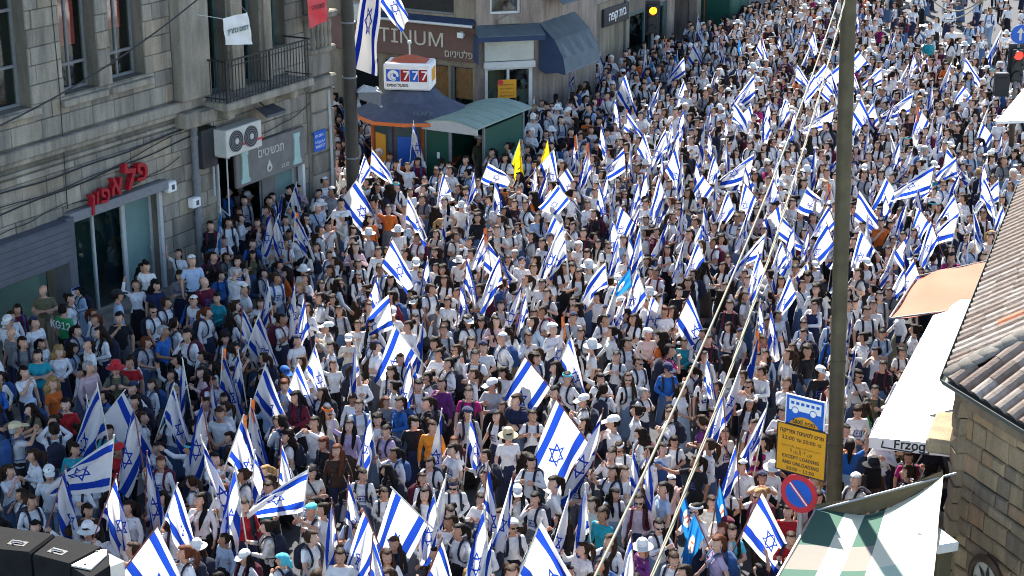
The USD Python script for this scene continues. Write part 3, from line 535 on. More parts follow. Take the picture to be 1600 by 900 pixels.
obj('logo_ground', front(box(-.76, -.26, .34, .8, 0, .006), 0, 0), M['blue'], bx)
obj('logo', front(prism(sg.Point(-.51, .57).buffer(.2).difference(sg.Point(-.5, .53).buffer(.12)).difference(sg.box(-.4, .3, -.2, .52)), .012), 0, 0), M['white'], bx)
obj('logo_wave', front(prism(sg.Point(-.5, .53).buffer(.1).difference(sg.Point(-.45, .57).buffer(.07)), .014), 0, 0), M['white'], bx)
for k in range(3):
    x = -.24 + .33 * k; obj('number_ground', front(box(x, x + .31, .34, .8, 0, .006), 0, 0), M['red'] if k % 2 == 0 else M['blue'], bx)
    obj('number', front(moved(text('7', .32, .012, bold=True), (x + .06, .42, 0)), 0, 0), M['white'], bx)
tx = text('מפעל הפיס', .12, .01, 'heb', True); tx.apply_translation((-tx.bounds[0][0], 0, 0)); obj('lettering', front(moved(tx, (-.74, .14, 0)), 0, 0), M['paint'], bx)
side = frame_map(box(-.4, .4, .3, .8, 0, .006), (0, 1, 0), (0, 0, 1), (1, 0, 0), (.862, 0, 0)); obj('side_panel', side, M['yellow'], bx)

BSx = thing('bus_shelter', 'dark green bus shelter with curved pale green roof', 'bus shelter', np.array([-.95, 55.9, 0]) - .3 * U, -TH)
ln = 3.6
arc = [(-1.0 + 2.0 * t, 2.42 + .28 * math.sin(math.pi * (.12 + .76 * t))) for t in np.linspace(0, 1, 11)]
up = sg.Polygon(arc + [(x, z - .05) for x, z in arc[::-1]])
rfm = obj('roof', frame_map(prism(up, ln), (1, 0, 0), (0, 0, 1), (0, -1, 0), (0, ln / 2, 0)), M['palegreen'], BSx)
for k in range(1, 6): obj('roof_rib', frame_map(prism(sg.Polygon([(x, z + .015) for x, z in arc] + [(x, z) for x, z in arc[::-1]]), .03), (1, 0, 0), (0, 0, 1), (0, -1, 0), (0, -ln / 2 + ln / 6 * k, 0)), M['palegreen'], BSx)
obj('gable', frame_map(prism(sg.Polygon(arc + [(1.0, 2.3), (-1.0, 2.3)]), .05), (1, 0, 0), (0, 0, 1), (0, -1, 0), (0, -ln / 2 + .06, 0)), M['lightmetal'], BSx)
obj('back_panel', bev(-.95, -.9, -ln / 2 + .05, ln / 2 - .05, .15, 2.4, .01), M['green'], BSx); obj('end_panel', bev(-.9, -.05, -ln / 2 + .1, -ln / 2 + .16, .15, 2.35, .01), M['green'], BSx)
obj('end_panel', bev(-.9, .75, ln / 2 - .16, ln / 2 - .1, .15, 2.35, .01), M['green'], BSx)
obj('front_panel', bev(.72, .77, -ln / 2 + .9, ln / 2 - .2, .15, 2.3, .01), M['green'], BSx)
for x, y in ((-.92, -ln / 2 + .1), (-.02, -ln / 2 + .1), (.75, -ln / 2 + .85), (.75, ln / 2 - .15), (-.92, ln / 2 - .1)): obj('post', bev(x - .04, x + .04, y - .04, y + .04, 0, 2.45, .01), M['greymetal'], BSx)
obj('bench', bev(-.85, -.4, -ln / 2 + .4, ln / 2 - .4, .42, .48, .02), M['greymetal'], BSx)
obj('notice', box(-.5, -.4, -ln / 2 + .09, -ln / 2 + .1, 1.4, 1.6), M['paper'], BSx)
# ------------------------------------------------------------------ the tiled stone building on the right
KE = np.array([6.82, 25.95, 5.0]); ea = np.array([.348, .937, 0]); eb = np.array([.338, -.941, 0]); na = np.array([.937, -.348, 0]); nb = np.array([.941, .338, 0])
ea /= np.linalg.norm(ea); eb /= np.linalg.norm(eb); na /= np.linalg.norm(na); nb /= np.linalg.norm(nb)
RB = thing('tiled_house', 'low rubble-stone house with old clay roof tiles at right edge', 'building', (7.06, 25.95, 0))
rbo = np.array([7.06, 25.95, 0])
def face(m, out, o=(0, 0, 0)):  # mesh with x outward, y along, z up
    x = -out; y = np.array([-x[1], x[0], 0]); return frame_map(m, x, y, (0, 0, 1), o)
class FaceParent: pass
coreA = face(box(-.5, -.05, -12.5, 0, 0, 4.85), na); coreB = face(box(-.5, -.05, 0, 6.5, 0, 4.85), nb)
rwall = obj('wall', cat([coreA, coreB]), M['mortar'], RB)
def lay_rubble(out, y0, y1, z0, z1, r, limit, n0=0):
    n = n0; z = z0
    while z < z1 - .06:
        h = min(r.uniform(.2, .36), z1 - z); y = y0
        while y < y1:
            w = r.uniform(.28, .62); b = min(y + w, y1)
            if b - y > .08:
                pts = []
                d = r.uniform(.03, .07)
                for yy_ in (y + .008, b - .008):
                    for zz in (z + .008, z + h - .008):
                        jy, jz = r.uniform(-.016, .016), r.uniform(-.016, .016); iy = (.02 if yy_ < (y + b) / 2 else -.02); iz = (.02 if zz < z + h / 2 else -.02)
                        pts += [(-.06, yy_ + jy, zz + jz), (d * .6, yy_ + jy, zz + jz), (d, yy_ + jy + iy * 1.3, zz + jz + iz * 1.3)]
                pts.append((d + .02, (y + b) / 2, z + h / 2))
                m = face(hullp(pts), out)
                if n < limit: obj('stone', m, r.choice(M['rubble']), rwall)
                n += 1
            y = b
        z += h
    return n
rr = random.Random(5)
n = lay_rubble(nb, 0, 4.2, 1.6, 4.72, rr, 300)
n = lay_rubble(na, -3.5, 0, 2.6, 4.72, rr, 300, n)
cw = obj('corner_stones', cat([hullp(np.array([[x + rr.uniform(-.03, .03), y + rr.uniform(-.03, .03), z0 + dz] for x in (-.1, .3) for y in (-.2, .2) for dz in (0, .27)])) for z0 in np.arange(1.5, 4.7, .29)]), M['rubble'][1], RB)
M['ring'] = mat('window_ring', (.07, .045, .03), .8, .3, 9, .3)
# round iron-work window low on the side wall
ow = obj('round_window', face(frame_map(lathe([(.36, 0), (.46, .02), (.48, .1), (.4, .14), (.36, .12)], 28), (0, 1, 0), (0, 0, 1), (1, 0, 0), (.03, 1.15, 2.0)), nb), M['ring'], RB)
obj('pane', face(frame_map(trimesh.creation.cylinder(.38, .02, sections=28), (0, 1, 0), (0, 0, 1), (1, 0, 0), (.085, 1.15, 2.0)), nb), M['acwhite'], ow)
for k in range(8):
    a = k * math.pi / 4; obj('iron_leaf', face(frame_map(hullp([(0, .04, 0), (.05, .18, 0), (0, .34, 0), (-.05, .18, 0), (0, .18, .03)]), (0, math.cos(a), -math.sin(a)), (0, math.sin(a), math.cos(a)), (1, 0, 0), (.11, 1.15, 2.0)), nb), M['black'], ow)
# roof
PH = math.radians(31)
def roofplane(e1, nin):
    e2 = nin * math.cos(PH) + np.array([0, 0, math.sin(PH)]); nn = np.cross(e1, e2); nn = nn if nn[2] > 0 else -nn; return e1, e2, nn
pitch = .31; tl_ = .44; step = .36
arcs = [(math.cos(q) * .135, math.sin(q) * .105) for q in np.linspace(0, math.pi, 7)]
tile_poly = sg.Polygon(arcs + [(math.cos(q) * .115, math.sin(q) * .085) for q in np.linspace(math.pi, 0, 7)])
tile0 = prism(tile_poly, tl_)
allt = []
for e1, nin, ln_, sgn in ((ea, na, 12.6, .371), (eb, nb, 6.0, .359)):
    e1_, e2, nn = roofplane(e1, nin)
    deck = [KE + e1 * 0 - nn * .02, KE + e1 * ln_ - nn * .02, KE + e1 * ln_ + e2 * 4.6 - nn * .02, KE + np.array([1, 0, 0]) * 4.6 * math.cos(PH) / .939 + np.array([0, 0, 4.6 * math.sin(PH)]) - nn * .02]
    obj('roof_deck', hullp(np.array(deck + [d - nn * .1 for d in deck]) - rbo), M['rtile'][4], RB)
    i = 0
    while i * pitch < ln_:
        for j in range(9):
            c1 = (i + .5) * pitch; perp = j * step * math.cos(PH)
            if c1 < perp * sgn + .05: continue
            o = KE + e1 * c1 + e2 * (j * step - .06) + nn * (.01 + .012 * rr.random())
            ex = np.cross(nn, e2); k_ = rr.uniform(-.03, .03); e2b = e2 + nn * .05 + ex * k_; e2b /= np.linalg.norm(e2b)
            m = frame_map(tile0, ex, nn, np.cross(ex, nn) if np.dot(np.cross(ex, nn), e2) > 0 else -np.cross(ex, nn), o - rbo)
            allt.append((np.linalg.norm(o - KE), m))
        i += 1
allt.sort(key=lambda t: t[0]); spare = []
rfp = obj('roof_edge', cat([tube([KE - rbo + np.array([0, 0, -.02]), KE + ea * 12.6 - rbo + np.array([0, 0, -.02])], .03, 5), tube([KE - rbo, KE + eb * 6 - rbo], .03, 5)]), M['rtile'][2], RB)
for k, (d, m) in enumerate(allt):
    if k < 298: obj('roof_tile', m, M['redtile'] if k in (43, 58) else rr.choice(M['rtile'][:4]), rfp)
    else: spare.append(m)
if spare: obj('far_tiles', cat(spare), M['rtile'][0], rfp, kind='stuff')
# mortared hip
hp = []; hd = np.array([1, 0, .6]); hd /= np.linalg.norm(hd)
for k in range(22):
    c = KE + hd * (.1 + k * .19) + np.array([0, 0, .05]); b = trimesh.creation.icosphere(2, 1.0)
    b.vertices *= np.array([.22, .11 + .09 * rr.random(), .075]); b.vertices += .04 * np.stack([meshkit.fbm(b.vertices * 5 + k), meshkit.fbm(b.vertices * 5 + 9 + k), meshkit.fbm(b.vertices * 5 + 20 + k)], 1) if True else 0
    hp.append(moved(b, c - rbo, ry=-PH * .8))
obj('hip_mortar', cat(hp), M['cement'], RB, True)
def halfgutter(e, l, nin):
    sec = [(-.09 * math.cos(q) - .07, -.09 * math.sin(q) - .03) for q in np.linspace(0, math.pi, 8)]; sec += [(a + .0, b + .012) for a, b in sec[::-1]]
    pl = sg.Polygon(sec).buffer(.006); x = nin; y = np.array([0, 0, 1.0]); z = np.cross(x, y); m = prism(pl, l)
    return frame_map(m, x, y, z if np.dot(z, e) > 0 else -z, KE - rbo)
obj('gutter', halfgutter(ea, 12.6, na), M['gutter'], RB); obj('gutter', halfgutter(eb, 6.2, nb), M['gutter'], RB)
obj('eave_cornice', cat([face(bev(-.1, .14, -12.5, .1, 4.6, 4.88, .03), na), face(bev(-.1, .14, -.05, 6.3, 4.6, 4.88, .03), nb)]), M['rubble'][3], RB)
# plaster ledge and timber post next to the awnings
obj('plaster_ledge', face(bev(0, .55, -1.4, -.1, 3.6, 3.85, .05), na), M['rubble'][2], RB)
# ------------------------------------------------------------------ awnings on the right
wa = thing('awning', 'long flat white sheet-metal awning with black scrawl on its end', 'awning', gnd(1420, 700, 0))
wo = gnd(1420, 700, 0)
p1, p2, p3, p4 = gnd(1357, 700, 2.9), gnd(1492, 722, 3.1), gnd(1470, 482, 2.9), gnd(1530, 482, 3.25)
p2 = p2 + np.array([.35, .1, 0])
top = [p1 + [0, 0, .2], p2 + [0, 0, .22], p3 + [0, 0, .2], p4 + [0, 0, .2]]
obj('panel', hullp(np.array([p1, p2, p3, p4] + top) - wo), M['wawning'], wa)
ed = (p2 - p1) / np.linalg.norm(p2 - p1); no = np.cross(ed, [0, 0, 1]); no = no if no[1] < 0 else -no
gs = sg.LineString([(.1, .05), (.12, .12), (.1, .16), (.3, .2)]).buffer(.012)
tx = text('Frzog', .15, .006, bold=True); tx.apply_translation((-tx.bounds[0][0], 0, 0))
gw = cat([tx, prism(sg.LineString([(-.2, .1), (-.22, -.01), (.3, -.045), (.36, .0)]).buffer(.011), .006), prism(sg.LineString([(.5, -.05), (.6, -.04), (.62, .02)]).buffer(.009), .006)])
obj('graffiti', frame_map(gw, ed, (0, 0, 1), no, p1 - wo + ed * .45 + np.array([0, 0, .055]) + no * .004), M['paint'], wa)
for s_ in (.1, .5, .9): o = p1 * (1 - s_) + p3 * s_ - wo; obj('bracket', tube([o + [.1, .05, .02], o + [1.5, -.3, .6]], .025, 5), M['greymetal'], wa)
oa = thing('awning', 'faded orange canvas awning beyond the white awning', 'awning', gnd(1470, 450, 0)); oo = gnd(1470, 450, 0)
q0, q1, q2, q3 = gnd(1390, 497, 2.95), gnd(1532, 480, 3.35), gnd(1432, 432, 2.95), gnd(1556, 405, 3.5)
m, _ = cloth_sheet(q0 - oo, q1 - oo, q2 - oo, q3 - oo, 24, 16, .035, 3, .01); obj('canvas', m, M['ocanvas'], oa, True)
obj('frame', cat([tube([q0 - oo, q2 - oo], .025, 6), tube([q2 - oo, q3 - oo + [.3, .05, .05]], .02, 6), tube([q0 - oo - [0, 0, .01], q1 - oo + [.3, 0, .05]], .02, 6)]), M['greymetal'], oa)
plaid = usdkit.material(stage, L + 'plaid_canvas', {
    'uv': ('texture_coordinate', {}), 'sx': ('separate_xyz', {}),
    'band': ('rgb_ramp', dict(interpolate=False, ramp=[(0, (1, 1, 1)), (.24, (0, 0, 0)), (.40, (1, 1, 1)), (.56, (0, 0, 0))])),
    'col': ('rgb_ramp', dict(interpolate=False, ramp=[(0, (.40, .50, .40)), (.17, (.075, .165, .12)), (.36, (.30, .275, .235)), (.62, (.075, .165, .12))])),
    'base': ('rgb_ramp', dict(interpolate=False, ramp=[(0, (.76, .76, .58)), (.2, (.50, .62, .50)), (.38, (.76, .76, .6)), (.74, (.50, .62, .50)), (.8, (.74, .76, .6))])),
    'm': ('mix_color', {}), 'n': ('noise_texture', dict(scale=7.0, detail=4.0)), 'b': ('bump', dict(strength=.2, distance=.03)),
    'p': ('principled_bsdf', dict(roughness=.8, specular_ior_level=.2)), 'tr': ('translucent_bsdf', {}) , 'mc': ('mix_closure', dict(fac=.25))},
    [('uv.UV', 'sx.vector'), ('sx.x', 'band.fac'), ('sx.y', 'col.fac'), ('sx.y', 'base.fac'), ('band.color', 'm.fac'), ('base.color', 'm.a'), ('col.color', 'm.b'), ('m.result', 'p.base_color'), ('m.result', 'tr.color'),
     ('uv.object', 'n.vector'), ('n.fac', 'b.height'), ('b.normal', 'p.normal'), ('p.BSDF', 'mc.closure1'), ('tr.BSDF', 'mc.closure2')], surface='mc.closure')
ga = thing('awning', 'green, grey and cream plaid canvas awning sagging at lower right', 'awning', gnd(1340, 860, 0)); go = gnd(1340, 860, 0)
g00, g10, g01, g11 = gnd(1190, 945, 2.75), gnd(1455, 940, 3.3), gnd(1274, 798, 2.75), gnd(1474, 744, 3.5)
m, guv = cloth_sheet(g00 - go, g10 - go, g01 - go, g11 - go, 34, 26, .02, 8, .01)
n1 = len(m.vertices); st = guv; m.vertices[:, 2] -= .30 * np.sin(np.pi * st[:, 0]) ** 1.0 * (.35 + .65 * st[:, 1]) * 1.0
obj('canvas', m, plaid, ga, True, uv=guv)
fl_ = [(g01 - go) * (1 - s) + (g11 - go) * s + np.array([0, 0, -.30 * math.sin(math.pi * s)]) for s in np.linspace(0, 1, 16)]
vv = []; ff = []
for k, p in enumerate(fl_): s = k / 15; vv += [p + [0, .01, 0], p + [.0, .05, .04 + .24 * math.sin(math.pi * min(1, s * 1.0) * .9 + .2)]]
for k in range(15): ff += [(2 * k, 2 * k + 2, 2 * k + 3), (2 * k, 2 * k + 3, 2 * k + 1)]
m = trimesh.Trimesh(np.array(vv), np.array(ff), process=False); m2 = m.copy(); m2.apply_translation((0, .012, 0)); m2.invert(); obj('valance', cat([m, m2]), M['darkcanvas'], ga)
obj('frame', cat([tube([g00 - go, g01 - go], .025, 6), tube([g01 - go, g11 - go + [.2, 0, .05]], .02, 6), tube([g01 - go, g01 - go + [1.3, .2, -.9]], .02, 6)]), M['steel'], ga)
tp = thing('timber_post', 'brown timber post with pale cap between plaid awning and stone corner', 'post', gnd(1462, 905, 2.6) * [1, 1, 0], math.atan2(-.338, -.941)); obj('post', bev(-.12, .12, -.2, .2, 0, 3.15, .02), M['wood'], tp); obj('cap', bev(-.18, .18, -.3, .26, 3.15, 3.3, .02), M['offwhite'], tp); obj('hook', tube([(.15, -.2, 2.6), (.25, -.25, 2.75), (.2, -.3, 2.9), (.1, -.3, 2.85)], .03, 6), M['black'], tp)
fa = thing('awning', 'cream sheet awning on a slanting post at far right edge', 'awning', gnd(1590, 240, 0)); fo = gnd(1590, 240, 0)
a1, a2 = gnd(1557, 190, 3.2), gnd(1601, 136, 3.4); sx_ = np.array([2.2, -1.0, .35]); obj('panel', hullp(np.array([a1, a2, a1 + sx_, a2 + sx_, a1 + [0, 0, -.08], a2 + [0, 0, -.08], a1 + sx_ + [0, 0, -.08], a2 + sx_ + [0, 0, -.08]]) - fo), M['wawning'], fa)
pb = gnd(1578, 262, 0); obj('post', tube([pb - fo, gnd(1583, 172, 3.1) - fo], .09, 8), M['dpole'], fa)

# ------------------------------------------------------------------ poles and cables
bp = thing('utility_pole', 'tall olive timber utility pole rising through the right of the crowd', 'pole', (5.53, 27.7, 0))
pts = [(-.31 * z / 10.6, 0, z) for z in np.linspace(0, 11.2, 14)]
obj('shaft', tube(pts, [.135 - .0012 * k for k in range(14)], 10), M['wood'], bp, 40)
for z in (3.1, 4.6): obj('band', tube([(-.31 * z / 10.6, 0, z), (-.31 * z / 10.6, 0, z + .05)], .14, 12), M['wood'], bp)
obj('crossarm', bev(-1.0, .4, -.06, .06, 10.75, 10.9, .01), M['wood'], bp)
ptop = np.array([5.22, 27.7, 10.62])
def cable_thing(name, label, a, b, sag, r_, m_, twist=False):
    q = thing(name, label, 'cable', a)
    p = bez((0, 0, 0), np.asarray(b) - a, sag, 60 if twist else 24)
    if twist:
        for ph in (0, 2.1, 4.2):
            k = np.arange(60); off = np.stack([np.cos(k * 1.1 + ph), 0 * k, np.sin(k * 1.1 + ph)], 1) * r_ * .8; obj('strand', tube(p + off, r_ * .62, 5), m_, q, True)
    else: obj('strand', tube(p, r_, 7), m_, q, True)
cable_thing('overhead_cable', 'thick smooth pale cable slanting down to the bottom edge', ptop + [-.15, -.1, .1], CAM + ray(908, 945) * 11.5, .35, .0105, M['cable'])
cable_thing('overhead_cable', 'twisted pale cable slanting down right of the smooth cable', ptop + [-.05, -.1, .12], CAM + ray(1003, 940) * 12, .45, .0115, M['cable'], True)
cable_thing('overhead_cable', 'thin dark wire crossing the stone facade at upper left', CAM + ray(-30, 210) * 33, CAM + ray(345, -32) * 38, .25, .017, M['wire'])
cable_thing('overhead_cable', 'pale cable hanging in a shallow loop at the top right', CAM + ray(1450, -8) * 60, CAM + ray(1560, -30) * 58, .75, .022, M['cable'])
cable_thing('overhead_cable', 'second pale cable looping lower at the top right corner', CAM + ray(1478, 30) * 59, CAM + ray(1560, -30) * 58, .35, .02, M['cable'])
lpb = W(42.75, -28.55)
lp = thing('lamp_pole', 'thick dark brown pole with loudspeaker at the corner of the stone building', 'pole', lpb)
obj('shaft', tube([(0, 0, 0), (-.03, 0, 5), (-.08, 0, 10.5)], [.205, .195, .18], 12), M['dpole'], lp, 40)
for z in (2.2, 4.6, 6.2): obj('band', tube([(-.02, 0, z), (-.02, 0, z + .05)], .215, 12), M['greymetal'], lp)
hs = thing('horn_loudspeaker', 'grey horn loudspeaker fixed to the dark pole', 'loudspeaker', lpb + [.2, -.05, 4.0], .25)
obj('horn', cat([hullp([(.0, -.1, .0), (0, .1, 0), (0, -.1, .2), (0, .1, .2), (.62, -.38, -.18), (.62, .38, -.18), (.62, -.38, .2), (.62, .38, .2)])]), M['greymetal'], hs)
obj('rim', cat([bev(.58, .66, -.4, .4, .19, .235, .01), bev(.58, .66, -.4, .4, -.22, -.18, .01)]), M['lightmetal'], hs); obj('hood', hullp([(-.05, -.12, .2), (-.05, .12, .2), (.6, -.36, .22), (.6, .36, .22), (.2, -.1, .38), (.2, .1, .38)]), M['lightmetal'], hs); obj('bracket', tube([(-.2, 0, .1), (.1, 0, .1)], .05, 6), M['black'], hs)
# ------------------------------------------------------------------ parking signs by the utility pole
so_ = CAM + ray(1255, 700) * 28.7; sgr = math.atan2(-.8, -.6)
def sy(dx, dz): return dx, so_[2] + dz
sp = thing('sign_post', 'grey steel post carrying bus, loading and no-parking signs', 'post', (so_[0], so_[1], 0), sgr)
obj('post', tube([(-.04, 0, 0), (-.04, 0, 4.3)], .05, 10), M['steel'], sp, True)
def signthing(name, label, z): return thing(name, label, 'sign', (so_[0], so_[1], z), sgr)
b1 = signthing('bus_stop_sign', 'blue bus and taxi stop sign topmost on the grey post', 3.62)
obj('plate', bev(.015, .035, -.32, .35, 0, .84, .01), M['blue'], b1); obj('border', wallplate(sg.box(-.335, -.015, .365, .855).difference(sg.box(-.32, 0, .35, .84)), .01, .037), M['white'], b1)
def dec(poly, z, m_, par, x=.035, th=.004): return obj('marking', moved(wallplate(poly, x, x + th), (0, 0, z)), m_, par)
bus = sg.box(-.27, .6, .3, .79).difference(sg.MultiPolygon([sg.box(-.24 + .09 * k, .7, -.18 + .09 * k, .75) for k in range(6)]).buffer(0)); bus = bus.difference(sg.Point(-.16, .6).buffer(.065)).difference(sg.Point(.16, .6).buffer(.065))
dec(bus, 0, M['white'], b1); dec(sg.Point(-.16, .6).buffer(.05), 0, M['white'], b1); dec(sg.Point(.16, .6).buffer(.05), 0, M['white'], b1)
dec(sg.Point(0.01, 0.2).buffer(.31).intersection(sg.box(-.4, .02, .4, .53)), 0, M['yellow'], b1)
for t, f_, y in (('taxi', 'Inter.woff2', -.2), ('מונית', 'heb', .02)): tx = text(t, .1, .004, f_, True); tx.apply_translation((-tx.bounds[0][0], 0, 0)); obj('lettering', on_wall(moved(tx, s=min(1.2, .185 / tx.bounds[1][0])), y, .385, .0395), M['paint'], b1)
b2 = signthing('loading_sign', 'yellow loading and unloading hours sign in Hebrew, Arabic and English', so_[2] - .42)
obj('plate', bev(.05, .07, -.44, .44, -.02, .80, .012), M['yellow'], b2)
obj('border', wallplate(sg.box(-.45, -.03, .45, .81).difference(sg.box(-.43, -.01, .43, .79)), .045, .073), M['paint'], b2)
for t, f_, z, wmax in (('פרט לטעינה ופריקה', 'heb', .655, .78), ('מ- 20:00 עד 11:00', 'x', .535, .7), ('باستثناء التحميل والتفريغ', 'ara', .425, .7), ('من ٢٠ إلى ١١', 'ara', .335, .4), ('EXCEPT LOADING', 'Inter.woff2', .22, .66), ('AND UNLOADING', 'Inter.woff2', .115, .66), ('20:00 - 11:00', 'Inter.woff2', .02, .5)):
    if f_ == 'x':
        a_ = text('מ-', .085, .004, 'heb', True); b_ = text('20:00', .085, .004, bold=True); c_ = text('עד', .085, .004, 'heb', True); d_ = text('11:00', .085, .004, bold=True); x = 0; ps = []
        for g in (d_, c_, b_, a_): g.apply_translation((x - g.bounds[0][0], 0, 0)); x = g.bounds[1][0] + .04; ps.append(g)
        tx = cat(ps)
    else: tx = text(t, .085, .004, f_, f_ != 'ara')
    tx.apply_translation((-tx.bounds[0][0], 0, 0)); k = min(1.15, wmax / tx.bounds[1][0]); w_ = k * tx.bounds[1][0]; obj('lettering', on_wall(moved(tx, s=k), -w_ / 2, z, .0705), M['paint'], b2)
b3 = signthing('no_parking_sign', 'round red and blue no-parking sign lowest on the grey post', so_[2] - .78)
def disc(r_, x0, x1): return frame_map(trimesh.creation.cylinder(r_, x1 - x0, sections=36), (0, 1, 0), (0, 0, 1), (1, 0, 0), ((x0 + x1) / 2, 0, 0))
obj('plate', disc(.33, .05, .07), M['sred'], b3); obj('field', disc(.235, .07, .075), M['blue'], b3)
st_ = sg.box(-.235, -.035, .235, .035)
import shapely.affinity as sa
obj('bar', wallplate(sa.rotate(st_, -45, origin=(0, 0)), .0755, .08), M['sred'], b3); obj('bar_edge', wallplate(sa.rotate(sg.box(-.232, -.014, .232, .014), -45, origin=(0, 0)), .0802, .082), M['white'], b3)
# ------------------------------------------------------------------ traffic lights
def signal(pos, label, lit, z0, yaw, sgn=False):
    q = thing('traffic_light', label, 'traffic light', (pos[0], pos[1], 0), yaw)
    obj('post', tube([(0, 0, 0), (0, 0, z0 + .1)], .06, 8), M['greymetal'], q)
    hd_ = obj('housing', bev(-.12, .14, -.2, .2, z0, z0 + 1.15, .03), M['black'], q)
    for k in range(3):
        z = z0 + .2 + .37 * k; m_ = lit[k] or M['dimlens']
        obj('lens', frame_map(trimesh.creation.cylinder(.16, .02, sections=20), (0, 1, 0), (0, 0, 1), (1, 0, 0), (.15, 0, z)), m_, hd_)
        arc_ = [(.17 * math.cos(a), .17 * math.sin(a)) for a in np.linspace(.0, math.pi, 10)]; pv = sg.LineString(arc_).buffer(.012)
        obj('visor', frame_map(prism(pv, .14), (0, 1, 0), (0, 0, 1), (1, 0, 0), (.14, 0, z)), M['black'], hd_)
    obj('backing', bev(-.14, -.12, -.3, .3, z0 - .1, z0 + 1.3, .005), M['black'], q)
    return q
tp_ = gnd(1020, 15, 3.2); signal(tp_, 'traffic light glowing amber above the crowd near the top edge', (None, None, M['lamp_amber']), 2.25, -math.pi / 2)
tp_ = gnd(1590, 85, 3.0); q = signal(tp_, 'traffic light glowing red under a blue arrow sign at right edge', (None, None, M['lamp_red']), 2.05, -math.pi / 2)
obj('lower_housing', cat([bev(-.12, .2, -.75, -.24, 1.5, 2.35, .03), bev(.2, .3, -.7, -.3, 2.15, 2.2, .01)]), M['black'], q)
q2 = thing('arrow_sign', 'round blue sign with pale upward arrow above the red signal', 'sign', (tp_[0], tp_[1] - .02, 3.75), -math.pi / 2); obj('plate', disc(.34, .1, .13), M['blue'], q2); obj('arrow', wallplate(sg.box(-.04, -.22, .04, .1).union(sg.Polygon([(-.13, .05), (.13, .05), (0, .24)])), .13, .136), M['gold'], q2); obj('stem', tube([(0, 0, -.5), (0, 0, .2)], .05, 8), M['greymetal'], q2)
# ------------------------------------------------------------------ loudspeaker stack at lower left
zt = 3.9
def spk(pxs, name, label, drop, handle=None, ztop=zt):
    P_ = np.array([gnd(x, y, ztop) for x, y in pxs]); o = P_.mean(0) * [1, 1, 0]
    q = thing(name, label, 'loudspeaker', o)
    lowpts = P_.copy(); lowpts[:, 2] = ztop - drop; c = P_.mean(0)
    t2 = P_.copy(); t2[:, :2] = c[:2] + (t2[:, :2] - c[:2]) * .96
    tb = P_.copy(); tb[:, 2] -= .035
    obj('cabinet', hullp(np.vstack([t2, tb, lowpts]) - o), M['spk'], q)
    k = 0
    for z in np.arange(ztop - drop - .02, .3, -1.1):
        l2 = P_.copy(); l2[:, 2] = z; l3 = P_.copy(); l3[:, 2] = max(0, z - 1.08); obj('lower_cabinet', hullp(np.vstack([l2, l3]) - o), M['spkgrille'], q)
    if handle is not None:
        c = gnd(*handle, ztop) - o; e = (P_[1] - P_[0]) / np.linalg.norm(P_[1] - P_[0]); f = np.array([-e[1], e[0], 0])
        obj('handle', frame_map(box(-.13, .13, -.07, .07, 0, .006), e, f, (0, 0, 1), c + [0, 0, .001]), M['black'], q); obj('grip', frame_map(cat([tube([(-.1, 0, .0), (-.07, 0, .03), (.07, 0, .03), (.1, 0, 0)], .014, 6), moved(trimesh.creation.icosphere(1, .02), (-.05, -.04, .015))]), e, f, (0, 0, 1), c), M['greymetal'], q)
    return q
spk([(-70, 812), (86, 834), (47, 863), (-110, 848)], 'loudspeaker', 'black loudspeaker cabinet at the bottom left corner', 1.3, (28, 849))
spk([(89, 836), (160, 854), (108, 881), (51, 866)], 'loudspeaker', 'black loudspeaker cabinet beside the silver-plated one', 1.3, (90, 862))
q = spk([(104, 882), (124, 860), (172, 859), (172, 884), (140, 905)], 'loudspeaker', 'loudspeaker with shiny silver top plate, nearest the crowd', 1.25, None, zt - .06)
o = np.array([gnd(x, y, zt - .06) for x, y in [(104, 882), (124, 860), (172, 859), (172, 884), (140, 905)]]).mean(0) * [1, 1, 0]
P_ = np.array([gnd(x, y, zt - .03) for x, y in [(106, 876), (127, 860), (166, 858), (167, 866), (142, 889), (108, 882)]]) - o
pl = obj('top_plate', hullp(np.vstack([P_, P_ - [0, 0, .025]])), M['silver'], q)
for x, y in ((123, 865), (151, 862), (113, 874), (133, 882)): obj('bolt', moved(trimesh.creation.cylinder(.02, .02, sections=8), gnd(x, y, zt - .03) - o + [0, 0, .005]), M['black'], pl)
o2 = gnd(178, 876, 3.8) * [1, 1, 0]; q = thing('loudspeaker_wing', 'small pale wedge bracket at the right end of the loudspeakers', 'bracket', o2)
P_ = np.array([gnd(x, y, 3.85) for x, y in [(170, 865), (194, 877), (172, 885)]]) - o2; obj('wedge', hullp(np.vstack([P_, P_ - [0, 0, .3]])), M['silver'], q); obj('stand', tube([(0, 0, 0), (0, 0, 3.6)], .05, 8), M['black'], q)
